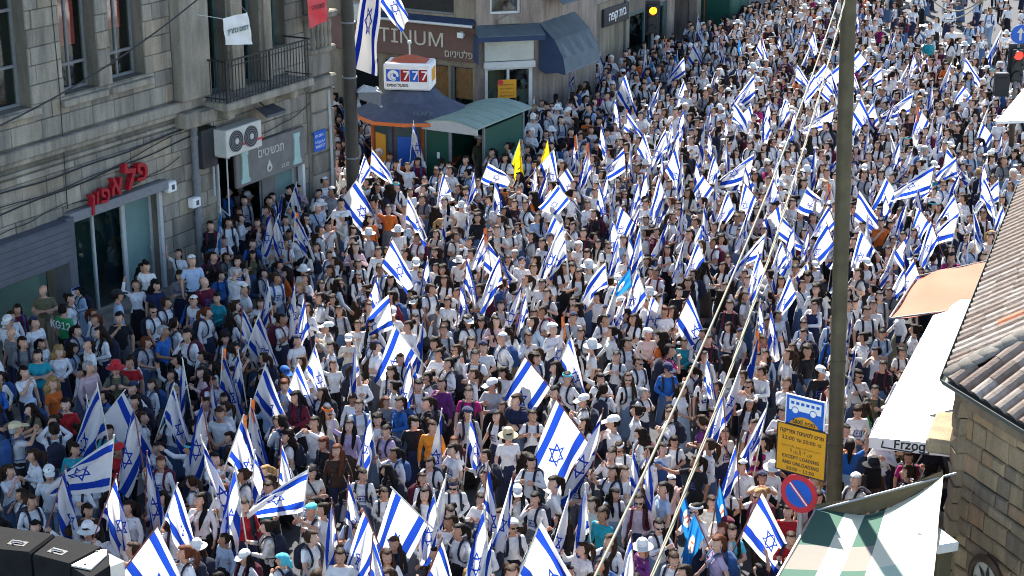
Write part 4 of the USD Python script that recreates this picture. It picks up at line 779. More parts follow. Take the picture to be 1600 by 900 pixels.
# ------------------------------------------------------------------ materials of people and flags
def cloth(name, col, rough=.85, var=.1):
    a = np.array(col, float)
    return usdkit.material(stage, L + name, {
        'g': ('texture_coordinate', {}), 'n': ('noise_texture', dict(scale=9.0, detail=4.0, distortion=.6)), 'n2': ('noise_texture', dict(scale=5.0, detail=3.0)),
        'r': ('rgb_ramp', dict(ramp=[(.3, tuple(a * (1 - var))), (.7, tuple(np.minimum(a * (1 + var), .86)))])), 'b': ('bump', dict(strength=.7, distance=.03)),
        'p': ('principled_bsdf', dict(roughness=rough, specular_ior_level=.15, sheen_weight=.1))},
        [('g.object', 'n.vector'), ('g.object', 'n2.vector'), ('n2.fac', 'r.fac'), ('r.color', 'p.base_color'), ('n.fac', 'b.height'), ('b.normal', 'p.normal')], surface='p.BSDF')
TOPC = {'white': (.76, .755, .74), 'cream': (.66, .62, .53), 'pale grey': (.42, .42, .43), 'pale blue': (.36, .47, .62), 'lilac': (.47, .37, .52), 'pale pink': (.64, .45, .46), 'black': (.016, .016, .018), 'navy': (.02, .028, .075),
        'dark brown': (.05, .03, .02), 'teal': (.02, .30, .36), 'turquoise': (.08, .45, .52), 'magenta': (.42, .02, .15), 'orange': (.62, .13, .02), 'bright orange': (.74, .24, .02), 'red': (.42, .02, .025), 'maroon': (.12, .012, .03),
        'green': (.02, .25, .08), 'blue': (.025, .13, .42), 'olive': (.13, .12, .07), 'grey': (.18, .18, .185), 'purple': (.14, .03, .16)}
BOTC = {'navy': (.022, .027, .06), 'black': (.013, .013, .015), 'denim': (.07, .12, .22), 'faded denim': (.20, .28, .38), 'brown': (.07, .045, .03), 'khaki': (.26, .22, .14), 'light blue': (.32, .44, .52), 'grey': (.13, .13, .14)}
HAIRC = {'black': (.010, .008, .008), 'dark brown': (.020, .012, .008), 'brown': (.042, .022, .012), 'auburn': (.12, .035, .015), 'blond': (.36, .22, .09), 'grey': (.32, .31, .30)}
for k, c in TOPC.items(): M['top ' + k] = cloth('cloth_' + k.replace(' ', '_'), c)
for k, c in BOTC.items(): M['bot ' + k] = cloth('skirt_' + k.replace(' ', '_'), c)
for k, c in HAIRC.items():
    a = np.array(c)
    M['hair ' + k] = usdkit.material(stage, L + 'hair_' + k.replace(' ', '_'), {'t': ('texture_coordinate', {}), 'm': ('mapping', dict(scale=(45, 45, 7))), 'n': ('noise_texture', dict(scale=1.0, detail=4.0)),
        'r': ('rgb_ramp', dict(ramp=[(.3, tuple(a * .5)), (.7, tuple(np.minimum(a * 1.2, .8)))])), 'b': ('bump', dict(strength=.8, distance=.01)), 'p': ('principled_bsdf', dict(roughness=.62, specular_ior_level=.1))},
        [('t.object', 'm.vector'), ('m.vector', 'n.vector'), ('n.fac', 'r.fac'), ('r.color', 'p.base_color'), ('n.fac', 'b.height'), ('b.normal', 'p.normal')], surface='p.BSDF')
SK = [(.60, .35, .235), (.52, .285, .18), (.64, .40, .285), (.36, .185, .105), (.56, .325, .215)]
for k, c in enumerate(SK):
    M[f'skin{k}'] = usdkit.material(stage, L + f'skin_{k}', {'t': ('texture_coordinate', {}), 'n': ('noise_texture', dict(scale=14.0, detail=3.0)), 'r': ('rgb_ramp', dict(ramp=[(.3, tuple(np.array(c) * np.array([.9, .82, .8]))), (.7, c)])), 'p': ('principled_bsdf', dict(roughness=.5, specular_ior_level=.35, subsurface_weight=.0))},
                                    [('t.object', 'n.vector'), ('n.fac', 'r.fac'), ('r.color', 'p.base_color')], surface='p.BSDF')
M['eye'] = mat('eye_dark', (.012, .009, .008), .3, .1); M['lip'] = mat('lip', (.32, .10, .09), .5, .1); M['shoe'] = mat('shoe', (.03, .028, .028), .6, .3); M['pack'] = cloth('backpack_dark', (.02, .022, .04)); M['packred'] = cloth('backpack_maroon', (.10, .012, .03)); M['packblue'] = cloth('backpack_blue', (.03, .08, .22))
M['bluep'] = cloth('print_blue', (.06, .09, .30)); M['hatwhite'] = cloth('hat_white', (.72, .71, .66)); M['straw'] = cloth('hat_straw', (.55, .45, .26)); M['stripe'] = cloth('stripe_knit', (.20, .19, .20)); M['sunglass'] = mat('sunglasses', (.008, .008, .009), .15, .1)
# ------------------------------------------------------------------ bodies
_ico = trimesh.creation.icosphere(1, 1.0).vertices
def S(c, r): return np.asarray(c, float) + _ico * (np.asarray(r) if np.ndim(r) else r)
def hull(*ss): return Manifold.hull_points(np.vstack(ss))
def chain(pts, rs): return [hull(S(pts[i], rs[i]), S(pts[i + 1], rs[i + 1])) for i in range(len(pts) - 1)]
def finish(parts, length, it=4, lamb=.5):
    m = Manifold.batch_boolean(parts, OpType.Add).simplify(.004).refine_to_length(length)
    a = m.to_mesh(); t = trimesh.Trimesh(a.vert_properties[:, :3], a.tri_verts, process=False)
    if it: t = trimesh.smoothing.filter_taubin(t, lamb=lamb, nu=lamb + .02, iterations=it)
    return t
def Rz(a): c, s = math.cos(a), math.sin(a); return np.array([[c, -s, 0], [s, c, 0], [0, 0, 1.0]])
def Rx(a): c, s = math.cos(a), math.sin(a); return np.array([[1, 0, 0], [0, c, -s], [0, s, c]])
NECK = np.array([0, .012, 1.40]); HS = 1.17
def hand(w, d, side, grip=False):
    """palm, four bent fingers and a thumb continuing the forearm direction d from wrist w"""
    d = d / np.linalg.norm(d); inn = np.array([side * -1.0, 0, 0]); inn = inn - d * np.dot(inn, d); inn /= np.linalg.norm(inn) + 1e-9; lat = np.cross(d, inn) * side
    pts = [hull(S(w, .024), S(w + d * .05 + lat * .025, .016), S(w + d * .05 - lat * .025, .016), S(w + d * .09 + lat * .028, .013), S(w + d * .09 - lat * .028, .013))]
    for k in range(4):
        b = w + d * .085 + lat * (.029 - .0195 * k); ln = (.036, .042, .039, .030)[k]; c = 1.25 if grip else .35 + .08 * k
        p1 = b + (d * math.cos(c * .6) + inn * math.sin(c * .6)) * ln; p2 = p1 + (d * math.cos(c * 1.7) + inn * math.sin(c * 1.7)) * ln * .85
        pts += chain([b, p1, p2], [.0092, .0086, .0072])
    t0 = w + d * .03 + lat * .03; t1 = t0 + d * .03 + lat * .022 + inn * .012; t2 = t1 + d * .02 + (inn * .03 if grip else lat * .006 + inn * .006)
    return pts + chain([t0, t1, t2], [.014, .011, .009])
ARM = {'down': (((.235, .03, 1.09), (.25, -.06, .86)),) * 2, 'clasp': (((.24, .03, 1.10), (.05, -.22, 1.02)),) * 2, 'strap': (((.27, -.02, 1.13), (.125, -.2, 1.25)),) * 2,
       'hold': (((.24, .02, 1.1), (.25, -.08, .87)), ((.25, -.10, 1.12), (.14, -.31, 1.24))), 'high': (((.24, .02, 1.1), (.23, -.1, .87)), ((.27, -.14, 1.30), (.20, -.28, 1.50))),
       'both': (((.24, -.1, 1.12), (.03, -.30, 1.10)), ((.25, -.12, 1.14), (.06, -.31, 1.28))), 'wave': (((.24, .02, 1.1), (.24, -.08, .87)), ((.33, -.05, 1.48), (.30, -.1, 1.73))),
       'phone': (((.25, -.17, 1.34), (.07, -.30, 1.50)),) * 2, 'face': (((.24, .02, 1.1), (.24, -.08, .87)), ((.21, -.18, 1.17), (.05, -.185, 1.37))), 'fold': (((.245, .02, 1.12), (-.08, -.20, 1.12)), ((.245, .0, 1.10), (-.08, -.235, 1.15))),
       'walk': (((.23, .12, 1.11), (.24, .06, .88)), ((.23, -.06, 1.11), (.23, -.22, .93))), 'out': (((.24, .02, 1.1), (.24, -.08, .87)), ((.36, -.18, 1.32), (.55, -.30, 1.42)))}
class Kit: pass
HANDTIP = {}
def make_body(pose, yaw, pitch, male=False, step=0.0, seed=0):
    """one figure, 1.65 m, facing -y: a continuous body and the garments cut to the same pose"""
    K_ = Kit(); q = 1.06 if male else 1.0
    H = Rz(yaw) @ Rx(pitch)
    hd_ = lambda p: NECK + HS * (H @ (np.asarray(p, float) - NECK))
    K_.head = (H, NECK)
    sh = [np.array([s * .155 * q, .015, 1.345]) for s in (1, -1)]; arms = []
    for s, (e, w_) in zip((1, -1), ARM[pose]): arms.append((sh[(1 - s) // 2], np.array([s * e[0] * (q if e[0] > 0 else 1), e[1], e[2]]), np.array([s * w_[0], w_[1], w_[2]])))
    hip = [np.array([s * .085, .01, .88]) for s in (1, -1)]; stp = [step, -step]
    knee = [np.array([s * .09, -.03 - stp[i] * .7, .48]) for i, s in enumerate((1, -1))]; ank = [np.array([s * .095, .03 - stp[i] + (.1 * max(0, -stp[i] * 3)), .085 + max(0, -stp[i]) * .12]) for i, s in enumerate((1, -1))]
    torso = [hull(S((.10 * q, .01, 1.27), (.075, .085, .08)), S((-.10 * q, .01, 1.27), (.075, .085, .08)), S((0, .01, 1.08), (.115 * q, .088, .09))), hull(S((0, .01, 1.08), (.115 * q, .088, .08)), S((.07, .02, .9), (.095, .105, .09)), S((-.07, .02, .9), (.095, .105, .09))), hull(S((.14 * q, .015, 1.34), .052), S((-.14 * q, .015, 1.34), .052), S((0, .015, 1.36), .06))]
    neck = [hull(S((0, .015, 1.34), .058), S(hd_((0, .01, 1.47)), .048))]
    def hs(c, r): return np.array([hd_(q_) for q_ in S(c, r)])
    fa = [hull(hs((0, .028, 1.572), (.073, .088, .074)), hs((0, -.03, 1.525), (.064, .058, .066))), hull(hs((0, -.028, 1.535), (.062, .06, .055)), hs((0, -.05, 1.458), (.03, .026, .02)), hs((.032, -.015, 1.478), .026), hs((-.032, -.015, 1.478), .026)),
          hull(hs((0, -.088, 1.548), .009), hs((0, -.108, 1.513), .012), hs((.012, -.094, 1.508), .008), hs((-.012, -.094, 1.508), .008))] + [hull(hs((s * .076, .01, 1.54), (.008, .016, .026)), hs((s * .072, .005, 1.51), .01)) for s in (1, -1)]
    limb = []
    for a, e, w_ in arms: limb += chain([a, e, w_], [.047 * q, .038 * q, .026 * q])
    legs = []
    for h_, k_, a_ in zip(hip, knee, ank): legs += chain([h_, k_ + [0, .01, 0], k_ * .55 + a_ * .45 + [0, .025, 0], a_], [.082, .054, .05, .033])
    body = finish(torso + neck + limb + legs + fa, .055, 3)
    bm = Manifold(manifold3d.Mesh(np.asarray(body.vertices, np.float32), np.asarray(body.faces, np.uint32)))
    hands = []
    for (a, e, w_), s in zip(arms, (1, -1)): hands += hand(w_, w_ - e, s, pose in ('hold', 'high', 'both', 'strap'))
    if not bm.is_empty():
        b2 = Manifold.batch_boolean([bm] + hands, OpType.Add); a = b2.to_mesh(); body = trimesh.Trimesh(a.vert_properties[:, :3], a.tri_verts, process=False)
    K_.body = body; K_.wrist = arms[1][2]; d = arms[1][2] - arms[1][1]; K_.grip = arms[1][2] + d / np.linalg.norm(d) * .085
    # garments
    def top(sleeve, ease=.016, hem=.84):
        t = [hull(S((.097 * q, .01, 1.27), (.084, .102, .085)), S((-.097 * q, .01, 1.27), (.084, .102, .085)), S((0, .012, 1.07), (.122 * q, .108, .07))), hull(S((0, .012, 1.07), (.122 * q, .108, .07)), S((.075, .02, hem + .04), (.105, .115, .04)), S((-.075, .02, hem + .04), (.105, .115, .04))), hull(S((.135 * q, .015, 1.335), .056), S((-.135 * q, .015, 1.335), .056), S((0, .012, 1.365), (.068, .07, .045)))]
        if not male: t += [hull(S((s_ * .062, -.078, 1.215), (.056, .05, .058))) for s_ in (1, -1)]
        for a, e, w_ in arms:
            if sleeve == 'long': t += chain([a, e, e * .12 + w_ * .88], [.055 * q, .046 * q, .037])
            elif sleeve == 'mid': t += chain([a, e, e * .65 + w_ * .35], [.062 * q, .053 * q, .05])
            elif sleeve == 'short': t += chain([a, a * .45 + e * .55], [.057 * q, .056 * q])
        m = finish(t, .06, 2); n = meshkit.fbm(m.vertices * 9 + seed)[:, None] - .0
        m.vertices = m.vertices + (n - n.mean()) * .034 * np.array([1, 1, .4]); return m
    K_.top = {k: top(k) for k in ('long', 'short')}
    tv = K_.top['short'].vertices; fr_ = tv[(np.abs(tv[:, 0]) < .13) & (tv[:, 1] < 0)]
    gx, gz = np.meshgrid(np.linspace(-.085, .085, 9), np.linspace(1.03, 1.21, 9)); gy = np.array([[fr_[np.argsort((fr_[:, 0] - a) ** 2 + (fr_[:, 2] - b) ** 2)[:4], 1].min() for a, b in zip(r1, r2)] for r1, r2 in zip(gx, gz)]) - .009
    pv = np.stack([gx, gy, gz], -1).reshape(-1, 3); pf = []
    for j in range(8):
        for i in range(8):
            if (j in (1, 6) and 0 < i < 7) or (j in (3, 4) and (i in (2, 3, 5))) or (i in (0, 7) and seed % 2): c = j * 9 + i; pf += [(c, c + 1, c + 10), (c, c + 10, c + 9)]
    K_.printp = trimesh.Trimesh(pv, np.array(pf), process=False); K_.printp.remove_unreferenced_vertices()
    # skirt with folds, trousers, shoes
    def skirt(length):
        nphi = 22; V_, F_ = [], []; prof = np.linspace(0, 1, 7); ph = seed * 1.3
        for i, t in enumerate(prof):
            z = .99 - (.99 - length) * t; rx = .142 + .075 * t ** .8 + .02 * (t > .1); ry = .118 + .075 * t ** .8 + .025 * (t > .1)
            for k in range(nphi):
                a = 2 * math.pi * k / nphi; f_ = 1 + .075 * t * math.sin(5 * a + ph) + .04 * t * math.sin(9 * a + 2 * ph); st_ = -step * .45 * t * math.sin(a) if False else 0
                V_.append((rx * f_ * math.cos(a), .015 + ry * f_ * math.sin(a) * (1 + abs(step) * t * .9), z))
        for i in range(6):
            for k in range(nphi): A, B = i * nphi + k, i * nphi + (k + 1) % nphi; F_ += [(A, B + nphi, B), (A, A + nphi, B + nphi)]
        V_.append((0, .015, .99)); c = len(V_) - 1
        for k in range(nphi): F_.append((c, k, (k + 1) % nphi))
        V_.append((0, .015, length + .05)); c = len(V_) - 1
        for k in range(nphi): F_.append((c, 6 * nphi + (k + 1) % nphi, 6 * nphi + k))
        return trimesh.Trimesh(np.array(V_), np.array(F_), process=False)
    K_.skirt = skirt(.14 + .18 * ((seed * 7) % 5) / 5)
    tr = [hull(S((.07, .02, .93), (.105, .115, .07)), S((-.07, .02, .93), (.105, .115, .07)), S((.07, .02, .86), (.1, .11, .06)), S((-.07, .02, .86), (.1, .11, .06)))]
    for h_, k_, a_ in zip(hip, knee, ank): tr += chain([h_, k_, a_ + [0, 0, .0]], [.099, .075, .062])
    K_.trousers = finish(tr, .09, 2)
    K_.shoes = [finish([hull(S(a_ + [0, .02, -.045], (.036, .045, .04)), S(a_ + [0, -.12, -.06], (.04, .045, .025)))], .2, 0) for a_ in ank]
    return K_
# head-space pieces (before the head is turned)
def cutface(m, brow=1.624, depth=.014):
    f = Manifold.cube([.5, .5, .5]).translate([-.25, depth - .5, brow - .5]); return m - f
def disp(m, amp, sc, k=0):
    n = np.stack([meshkit.fbm(m.vertices * sc + k), meshkit.fbm(m.vertices * sc + k + 31), meshkit.fbm(m.vertices * sc + k + 67)], 1); m.vertices = m.vertices + (n - n.mean(0)) * amp; return m
cap_ = lambda g=0.0: hull(S((0, .03, 1.582), (.084 + g, .1 + g, .082 + g)), S((0, .045, 1.53), (.08 + g, .085 + g, .07 + g)), S((0, -.02, 1.598), (.076 + g, .068 + g, .055 + g)))
def hairset():
    out = {}
    out['short'] = disp(finish([cutface(cap_(), 1.622) - Manifold.cube([.5, .5, .2]).translate([-.25, -.25, 1.30])], .035, 2), .03, 30)
    base = cutface(cap_())
    out['ponytail'] = disp(finish([base, hull(S((0, .13, 1.57), .035), S((0, .165, 1.53), .04)), *chain([(0, .165, 1.53), (0, .175, 1.43), (0, .15, 1.28)], [.042, .04, .015])], .04, 2), .022, 24)
    out['bun'] = disp(finish([base, hull(S((0, .14, 1.61), .048), S((0, .15, 1.59), .046))], .04, 2), .022, 24, 5)
    lock = [c for s in (1, -1) for c in chain([(s * .075, .02, 1.55), (s * .095, -.005, 1.42), (s * .10, -.075, 1.28), (s * .095, -.10, 1.17)], [.025, .034, .034, .014])]
    out['long'] = disp(finish([base, *lock, hull(S((.06, .09, 1.5), .05), S((-.06, .09, 1.5), .05), S((.075, .135, 1.25), .04), S((-.075, .135, 1.25), .04))], .045, 2), .03, 20, 9)
    out['side'] = disp(finish([base, *chain([(.06, .06, 1.5), (.10, .01, 1.40), (.11, -.08, 1.28), (.1, -.11, 1.14)], [.04, .042, .04, .014])], .04, 2), .026, 22, 13)
    out['curly'] = disp(finish([cutface(cap_(.022), 1.622, .01), hull(S((.085, .06, 1.48), .07), S((-.085, .06, 1.48), .07), S((.07, .11, 1.28), .06), S((-.07, .11, 1.28), .06))], .035, 1), .075, 26, 3)
    out['fringe'] = disp(finish([cutface(cap_(.004), 1.606), *[c for s in (1, -1) for c in chain([(s * .07, .03, 1.56), (s * .085, .02, 1.45)], [.032, .02])]], .04, 2), .026, 24, 17)
    return out
HAIR = hairset()
def brim(r0, r1, z, dz): return lathe([(r0, z), (r1, z - dz), (r1, z - dz - .006), (r0, z - .01)], 22)
sq = lambda m: moved(m, (0, .02, 0))
HATS = {'cap': cat([finish([hull(S((0, .03, 1.6), (.092, .108, .082)), S((0, -.02, 1.6), (.085, .075, .06))) - Manifold.cube([.5, .5, .5]).translate([-.25, -.25, 1.07])], .06, 1), finish([hull(S((.06, -.09, 1.582), (.02, .02, .006)), S((-.06, -.09, 1.582), (.02, .02, .006)), S((.045, -.17, 1.565), (.02, .02, .006)), S((-.045, -.17, 1.565), (.02, .02, .006)))], .2, 0)]),
        'hat': sq(cat([lathe([(.0, 1.70), (.06, 1.695), (.088, 1.66), (.1, 1.59)], 20), brim(.098, .17, 1.6, .035)])),
        'headscarf': disp(finish([cutface(cap_(.012), 1.612), hull(S((0, .12, 1.52), .05), S((0, .16, 1.44), .03))], .05, 2), .015, 20),
        'kippa': sq(lathe([(0, 1.672), (.04, 1.668), (.075, 1.64), (.08, 1.628)], 16)),
        'headband': (lambda m_: trimesh.Trimesh(m_.vert_properties[:, :3], m_.tri_verts, process=False))(((cap_(.007) ^ Manifold.cube([.5, .5, .028]).rotate([-6, 0, 0]).translate([-.25, -.25, 1.626])) - cap_(-.004)).to_mesh())}
EYES = cat([moved(trimesh.creation.icosphere(1, 1.0), (0, 0, 0)).apply_scale((.0095, .005, .0045)).apply_translation((s * .031, -.0855, 1.543)) for s in (1, -1)])
MOUTH = trimesh.creation.icosphere(1, 1.0).apply_scale((.022, .007, .0075)).apply_translation((0, -.083, 1.4835))
SHADES = cat([hullp(np.array([[s * .008, -.094, 1.556], [s * .058, -.075, 1.556], [s * .012, -.093, 1.53], [s * .05, -.077, 1.528], [s * .008, -.102, 1.556], [s * .058, -.084, 1.556], [s * .012, -.1, 1.53], [s * .05, -.085, 1.528]])) for s in (1, -1)] + [tube([(s * .058, -.078, 1.552), (s * .08, .0, 1.55)], .004, 4) for s in (1, -1)])
def flatstrap(path, w=.024, th=.009):
    path = np.asarray(path, float); t = np.gradient(path, axis=0); V_, F_ = [], []
    for p, d in zip(path, t):
        d = d / np.linalg.norm(d); out = np.array([0, p[1] - .01, .35 * (p[2] - 1.2)]); out /= np.linalg.norm(out) + 1e-9; side = np.cross(d, out); side /= np.linalg.norm(side)
        for a, b in ((-1, 0), (1, 0), (1, 1), (-1, 1)): V_.append(p + side * a * w + out * b * th)
    for i in range(len(path) - 1):
        for k in range(4): A, B = i * 4 + k, i * 4 + (k + 1) % 4; F_ += [(A, B, B + 4), (A, B + 4, A + 4)]
    m = trimesh.Trimesh(np.array(V_), np.array(F_), process=False); m.fix_normals(); return m
PACK = cat([finish([hull(*[S((x, y, z), .05) for x in (-.11, .11) for y in (.19, .27) for z in (.98, 1.28)], S((0, .2, 1.36), .05)), hull(*[S((x, y, z), .03) for x in (-.09, .09) for y in (.31, .335) for z in (1.0, 1.13)])], .12, 1)] +
           [flatstrap([(s * .09, .14, 1.33), (s * .1, .08, 1.405), (s * .105, .0, 1.425), (s * .105, -.07, 1.385), (s * .108, -.128, 1.30), (s * .112, -.150, 1.21), (s * .125, -.125, 1.10), (s * .155, -.05, 1.03), (s * .14, .12, 1.02)]) for s in (1, -1)])
SLING = cat([flatstrap([(-.12, .1, 1.34), (-.1, .02, 1.42), (-.06, -.09, 1.36), (.0, -.155, 1.22), (.08, -.15, 1.06), (.165, -.04, .95), (.17, .06, .95)], .017, .008), finish([hull(S((.2, -.04, .86), .04), S((.2, .12, .86), .04), S((.2, -.04, .98), .03), S((.2, .12, .98), .03))], .2, 0)])

KITS = []
spec = [('down', .15, .05, 0), ('down', -.5, .0, 0), ('clasp', .4, .1, 0), ('clasp', -.3, .25, 0), ('strap', .0, -.05, 0), ('strap', .55, .05, 0), ('walk', .1, .05, .14), ('walk', -.35, .0, -.16), ('walk', .7, .1, .12), ('face', .2, .1, 0), ('face', -.6, .0, .08), ('wave', .1, -.15, 0),
        ('phone', .0, -.05, 0), ('fold', .3, .05, 0), ('fold', -.2, .1, 0), ('hold', .25, .0, 0), ('hold', -.5, .05, .1), ('hold', .0, .2, 0), ('high', .3, -.1, 0), ('high', -.4, .0, .08), ('both', .1, .05, 0), ('both', -.45, .1, 0), ('out', -.6, .0, 0), ('down', .7, .15, .1)]
for i, (p, y, t, s_) in enumerate(spec): k = make_body(p, y, t, False, s_, i); k.pose = p; k.male = False; KITS.append(k)
for i, (p, y, t, s_) in enumerate([('down', .2, .0, 0), ('fold', -.3, .05, 0), ('phone', .1, -.05, 0), ('walk', .3, .05, .15), ('face', -.3, .1, 0), ('clasp', .5, .1, 0)]): k = make_body(p, y, t, True, s_, 40 + i); k.pose = p; k.male = True; KITS.append(k)
CLS = stage.CreateClassPrim('/World/shapes')
def shape(name, mesh, smooth=True):
    p = '/World/shapes/' + name; usdkit.mesh(stage, p, mesh, None, smooth=smooth); return p
for i, k in enumerate(KITS):
    k.p = {'body': shape(f'body_{i}', k.body), 'top_long': shape(f'top_long_{i}', k.top['long']), 'top_short': shape(f'top_short_{i}', k.top['short']), 'skirt': shape(f'skirt_{i}', k.skirt), 'trousers': shape(f'trousers_{i}', k.trousers), 'shoe0': shape(f'shoe_a_{i}', k.shoes[0]), 'shoe1': shape(f'shoe_b_{i}', k.shoes[1]), 'print': shape(f'print_{i}', k.printp)}
HP = {k: shape('hair_' + k, m) for k, m in HAIR.items()}; TP = {k: shape('hat_' + k, m, 45) for k, m in HATS.items()}
EP, MP, SP, BP, LP = shape('eyes', EYES), shape('mouth', MOUTH), shape('shades', SHADES, 40), shape('pack', PACK, 50), shape('sling', SLING, 50)
NTRI = {s: len(stage.GetPrimAtPath(s).GetAttribute('faceVertexCounts').Get()) for s in [c.GetPath().pathString for c in stage.GetPrimAtPath('/World/shapes').GetChildren()]}
bind = lambda prim, m: UsdShade.MaterialBindingAPI.Apply(prim).Bind(m)
def piece(root, name, src, m, xf=None):
    p = UsdGeom.Mesh.Define(stage, str(root.GetPath()) + '/' + name); p.GetPrim().GetReferences().AddInternalReference(src); bind(p.GetPrim(), m)
    if xf is not None:
        H, c = xf; H = H * HS; o = c - H @ c; G = Gf.Matrix4d(*[float(x) for x in np.block([[H.T, np.zeros((3, 1))], [o.reshape(1, 3), np.ones((1, 1))]]).ravel()]); p.AddTransformOp().Set(G)
    return p
def dress(root, a):
    k = KITS[a['kit']]
    piece(root, 'body', k.p['body'], M[a['skin']]); piece(root, 'shirt', k.p['top_' + a['sleeve']], M[a.get('topmat', 'top ' + a['top'])])
    if a['bottom'] == 'skirt': piece(root, 'skirt', k.p['skirt'], M['bot ' + a['botc']])
    else: piece(root, 'trousers', k.p['trousers'], M['bot ' + a['botc']])
    piece(root, 'shoe', k.p['shoe0'], M['shoe']); piece(root, 'shoe_001', k.p['shoe1'], M['shoe']); hd_ = k.head
    if a['hair']: piece(root, 'hair', HP[a['hair']], M['hair ' + a['hairc']], hd_)
    if a['hat']: piece(root, a['hat'], TP[a['hat']], M[a['hatm']], hd_)
    if a.get('shades'): piece(root, 'sunglasses', SP, M['sunglass'], hd_)
    elif a.get('near', True): piece(root, 'eyes', EP, M['eye'], hd_)
    if a.get('near', True): piece(root, 'mouth', MP, M['lip'], hd_)
    if a.get('printed'): piece(root, 'shirt_print', k.p['print'], M['bluep'])
    if a['pack']: piece(root, 'backpack', BP, M[a['pack']])
    if a['sling']: piece(root, 'shoulder_bag', LP, M['pack'])
POSES = {}
for i, k in enumerate(KITS): POSES.setdefault((k.pose, k.male), []).append(i)
def pick_kit(r, pose=None, male=False):
    if pose and (pose, male) in POSES: return r.choice(POSES[(pose, male)])
    if pose and (pose, False) in POSES: return r.choice(POSES[(pose, False)])
    if male: return r.choice([i for i, k in enumerate(KITS) if k.male])
    pose = r.choices(['down', 'clasp', 'strap', 'walk', 'face', 'fold', 'wave', 'phone', 'both', 'hold'], [4, 4, 4, 5, 1.6, 1.2, .5, .5, .8, .8])[0]
    return r.choice(POSES[(pose, False)])
def random_look(r, pose=None, male=None, **over):
    male = (r.random() < .13) if male is None else male
    a = dict(male=male, kit=pick_kit(r, pose, male), skin='skin%d' % r.choices(range(5), [4, 3, 3, .7, 3])[0])
    a['top'] = r.choices(list(TOPC), [78, 4, 4, 5, 2, 2.5, 5, 3.5, 1.2, .9, .8, 1, 1.1, .5, 1.2, 1.2, .8, 1.2, 1, 2, .8])[0]
    a['sleeve'] = 'long' if r.random() < (.35 if male else .68) else 'short'
    a['bottom'] = 'trousers' if male or r.random() < .22 else 'skirt'
    a['botc'] = r.choices(list(BOTC), [5, 5, 3, 1.2, 1, .8, .3, 1])[0]
    a['hair'] = 'short' if male else r.choices(['ponytail', 'long', 'bun', 'side', 'curly', 'fringe'], [6.5, 3, 2.2, 2.2, 1.2, .7])[0]
    a['hairc'] = r.choices(list(HAIRC), [4, 7, 4, .6, .5, .9 if male else .12])[0]
    a['hat'] = None; a['hatm'] = 'hatwhite'; q = r.random()
    if q < .035: a['hat'] = 'cap'
    elif q < .055: a['hat'], a['hatm'] = 'headband', r.choice(['top turquoise', 'hatwhite', 'top navy'])
    elif q < .075 and not male: a['hat'], a['hatm'], a['hair'] = 'headscarf', r.choice(['hatwhite', 'top turquoise', 'top navy', 'top pale blue', 'top cream']), None
    elif q < .08: a['hat'] = 'hat'
    elif male and q < .4: a['hat'], a['hatm'] = 'kippa', r.choice(['hatwhite', 'top navy', 'top black'])
    a['shades'] = r.random() < .06
    a['pack'] = r.choices([None, 'pack', 'packred', 'packblue'], [4.2, 5, .5, .6])[0]; a['sling'] = (not a['pack']) and r.random() < .2
    a['printed'] = a['top'] in ('white', 'cream', 'pale grey') and r.random() < .16; a.update(over); return a
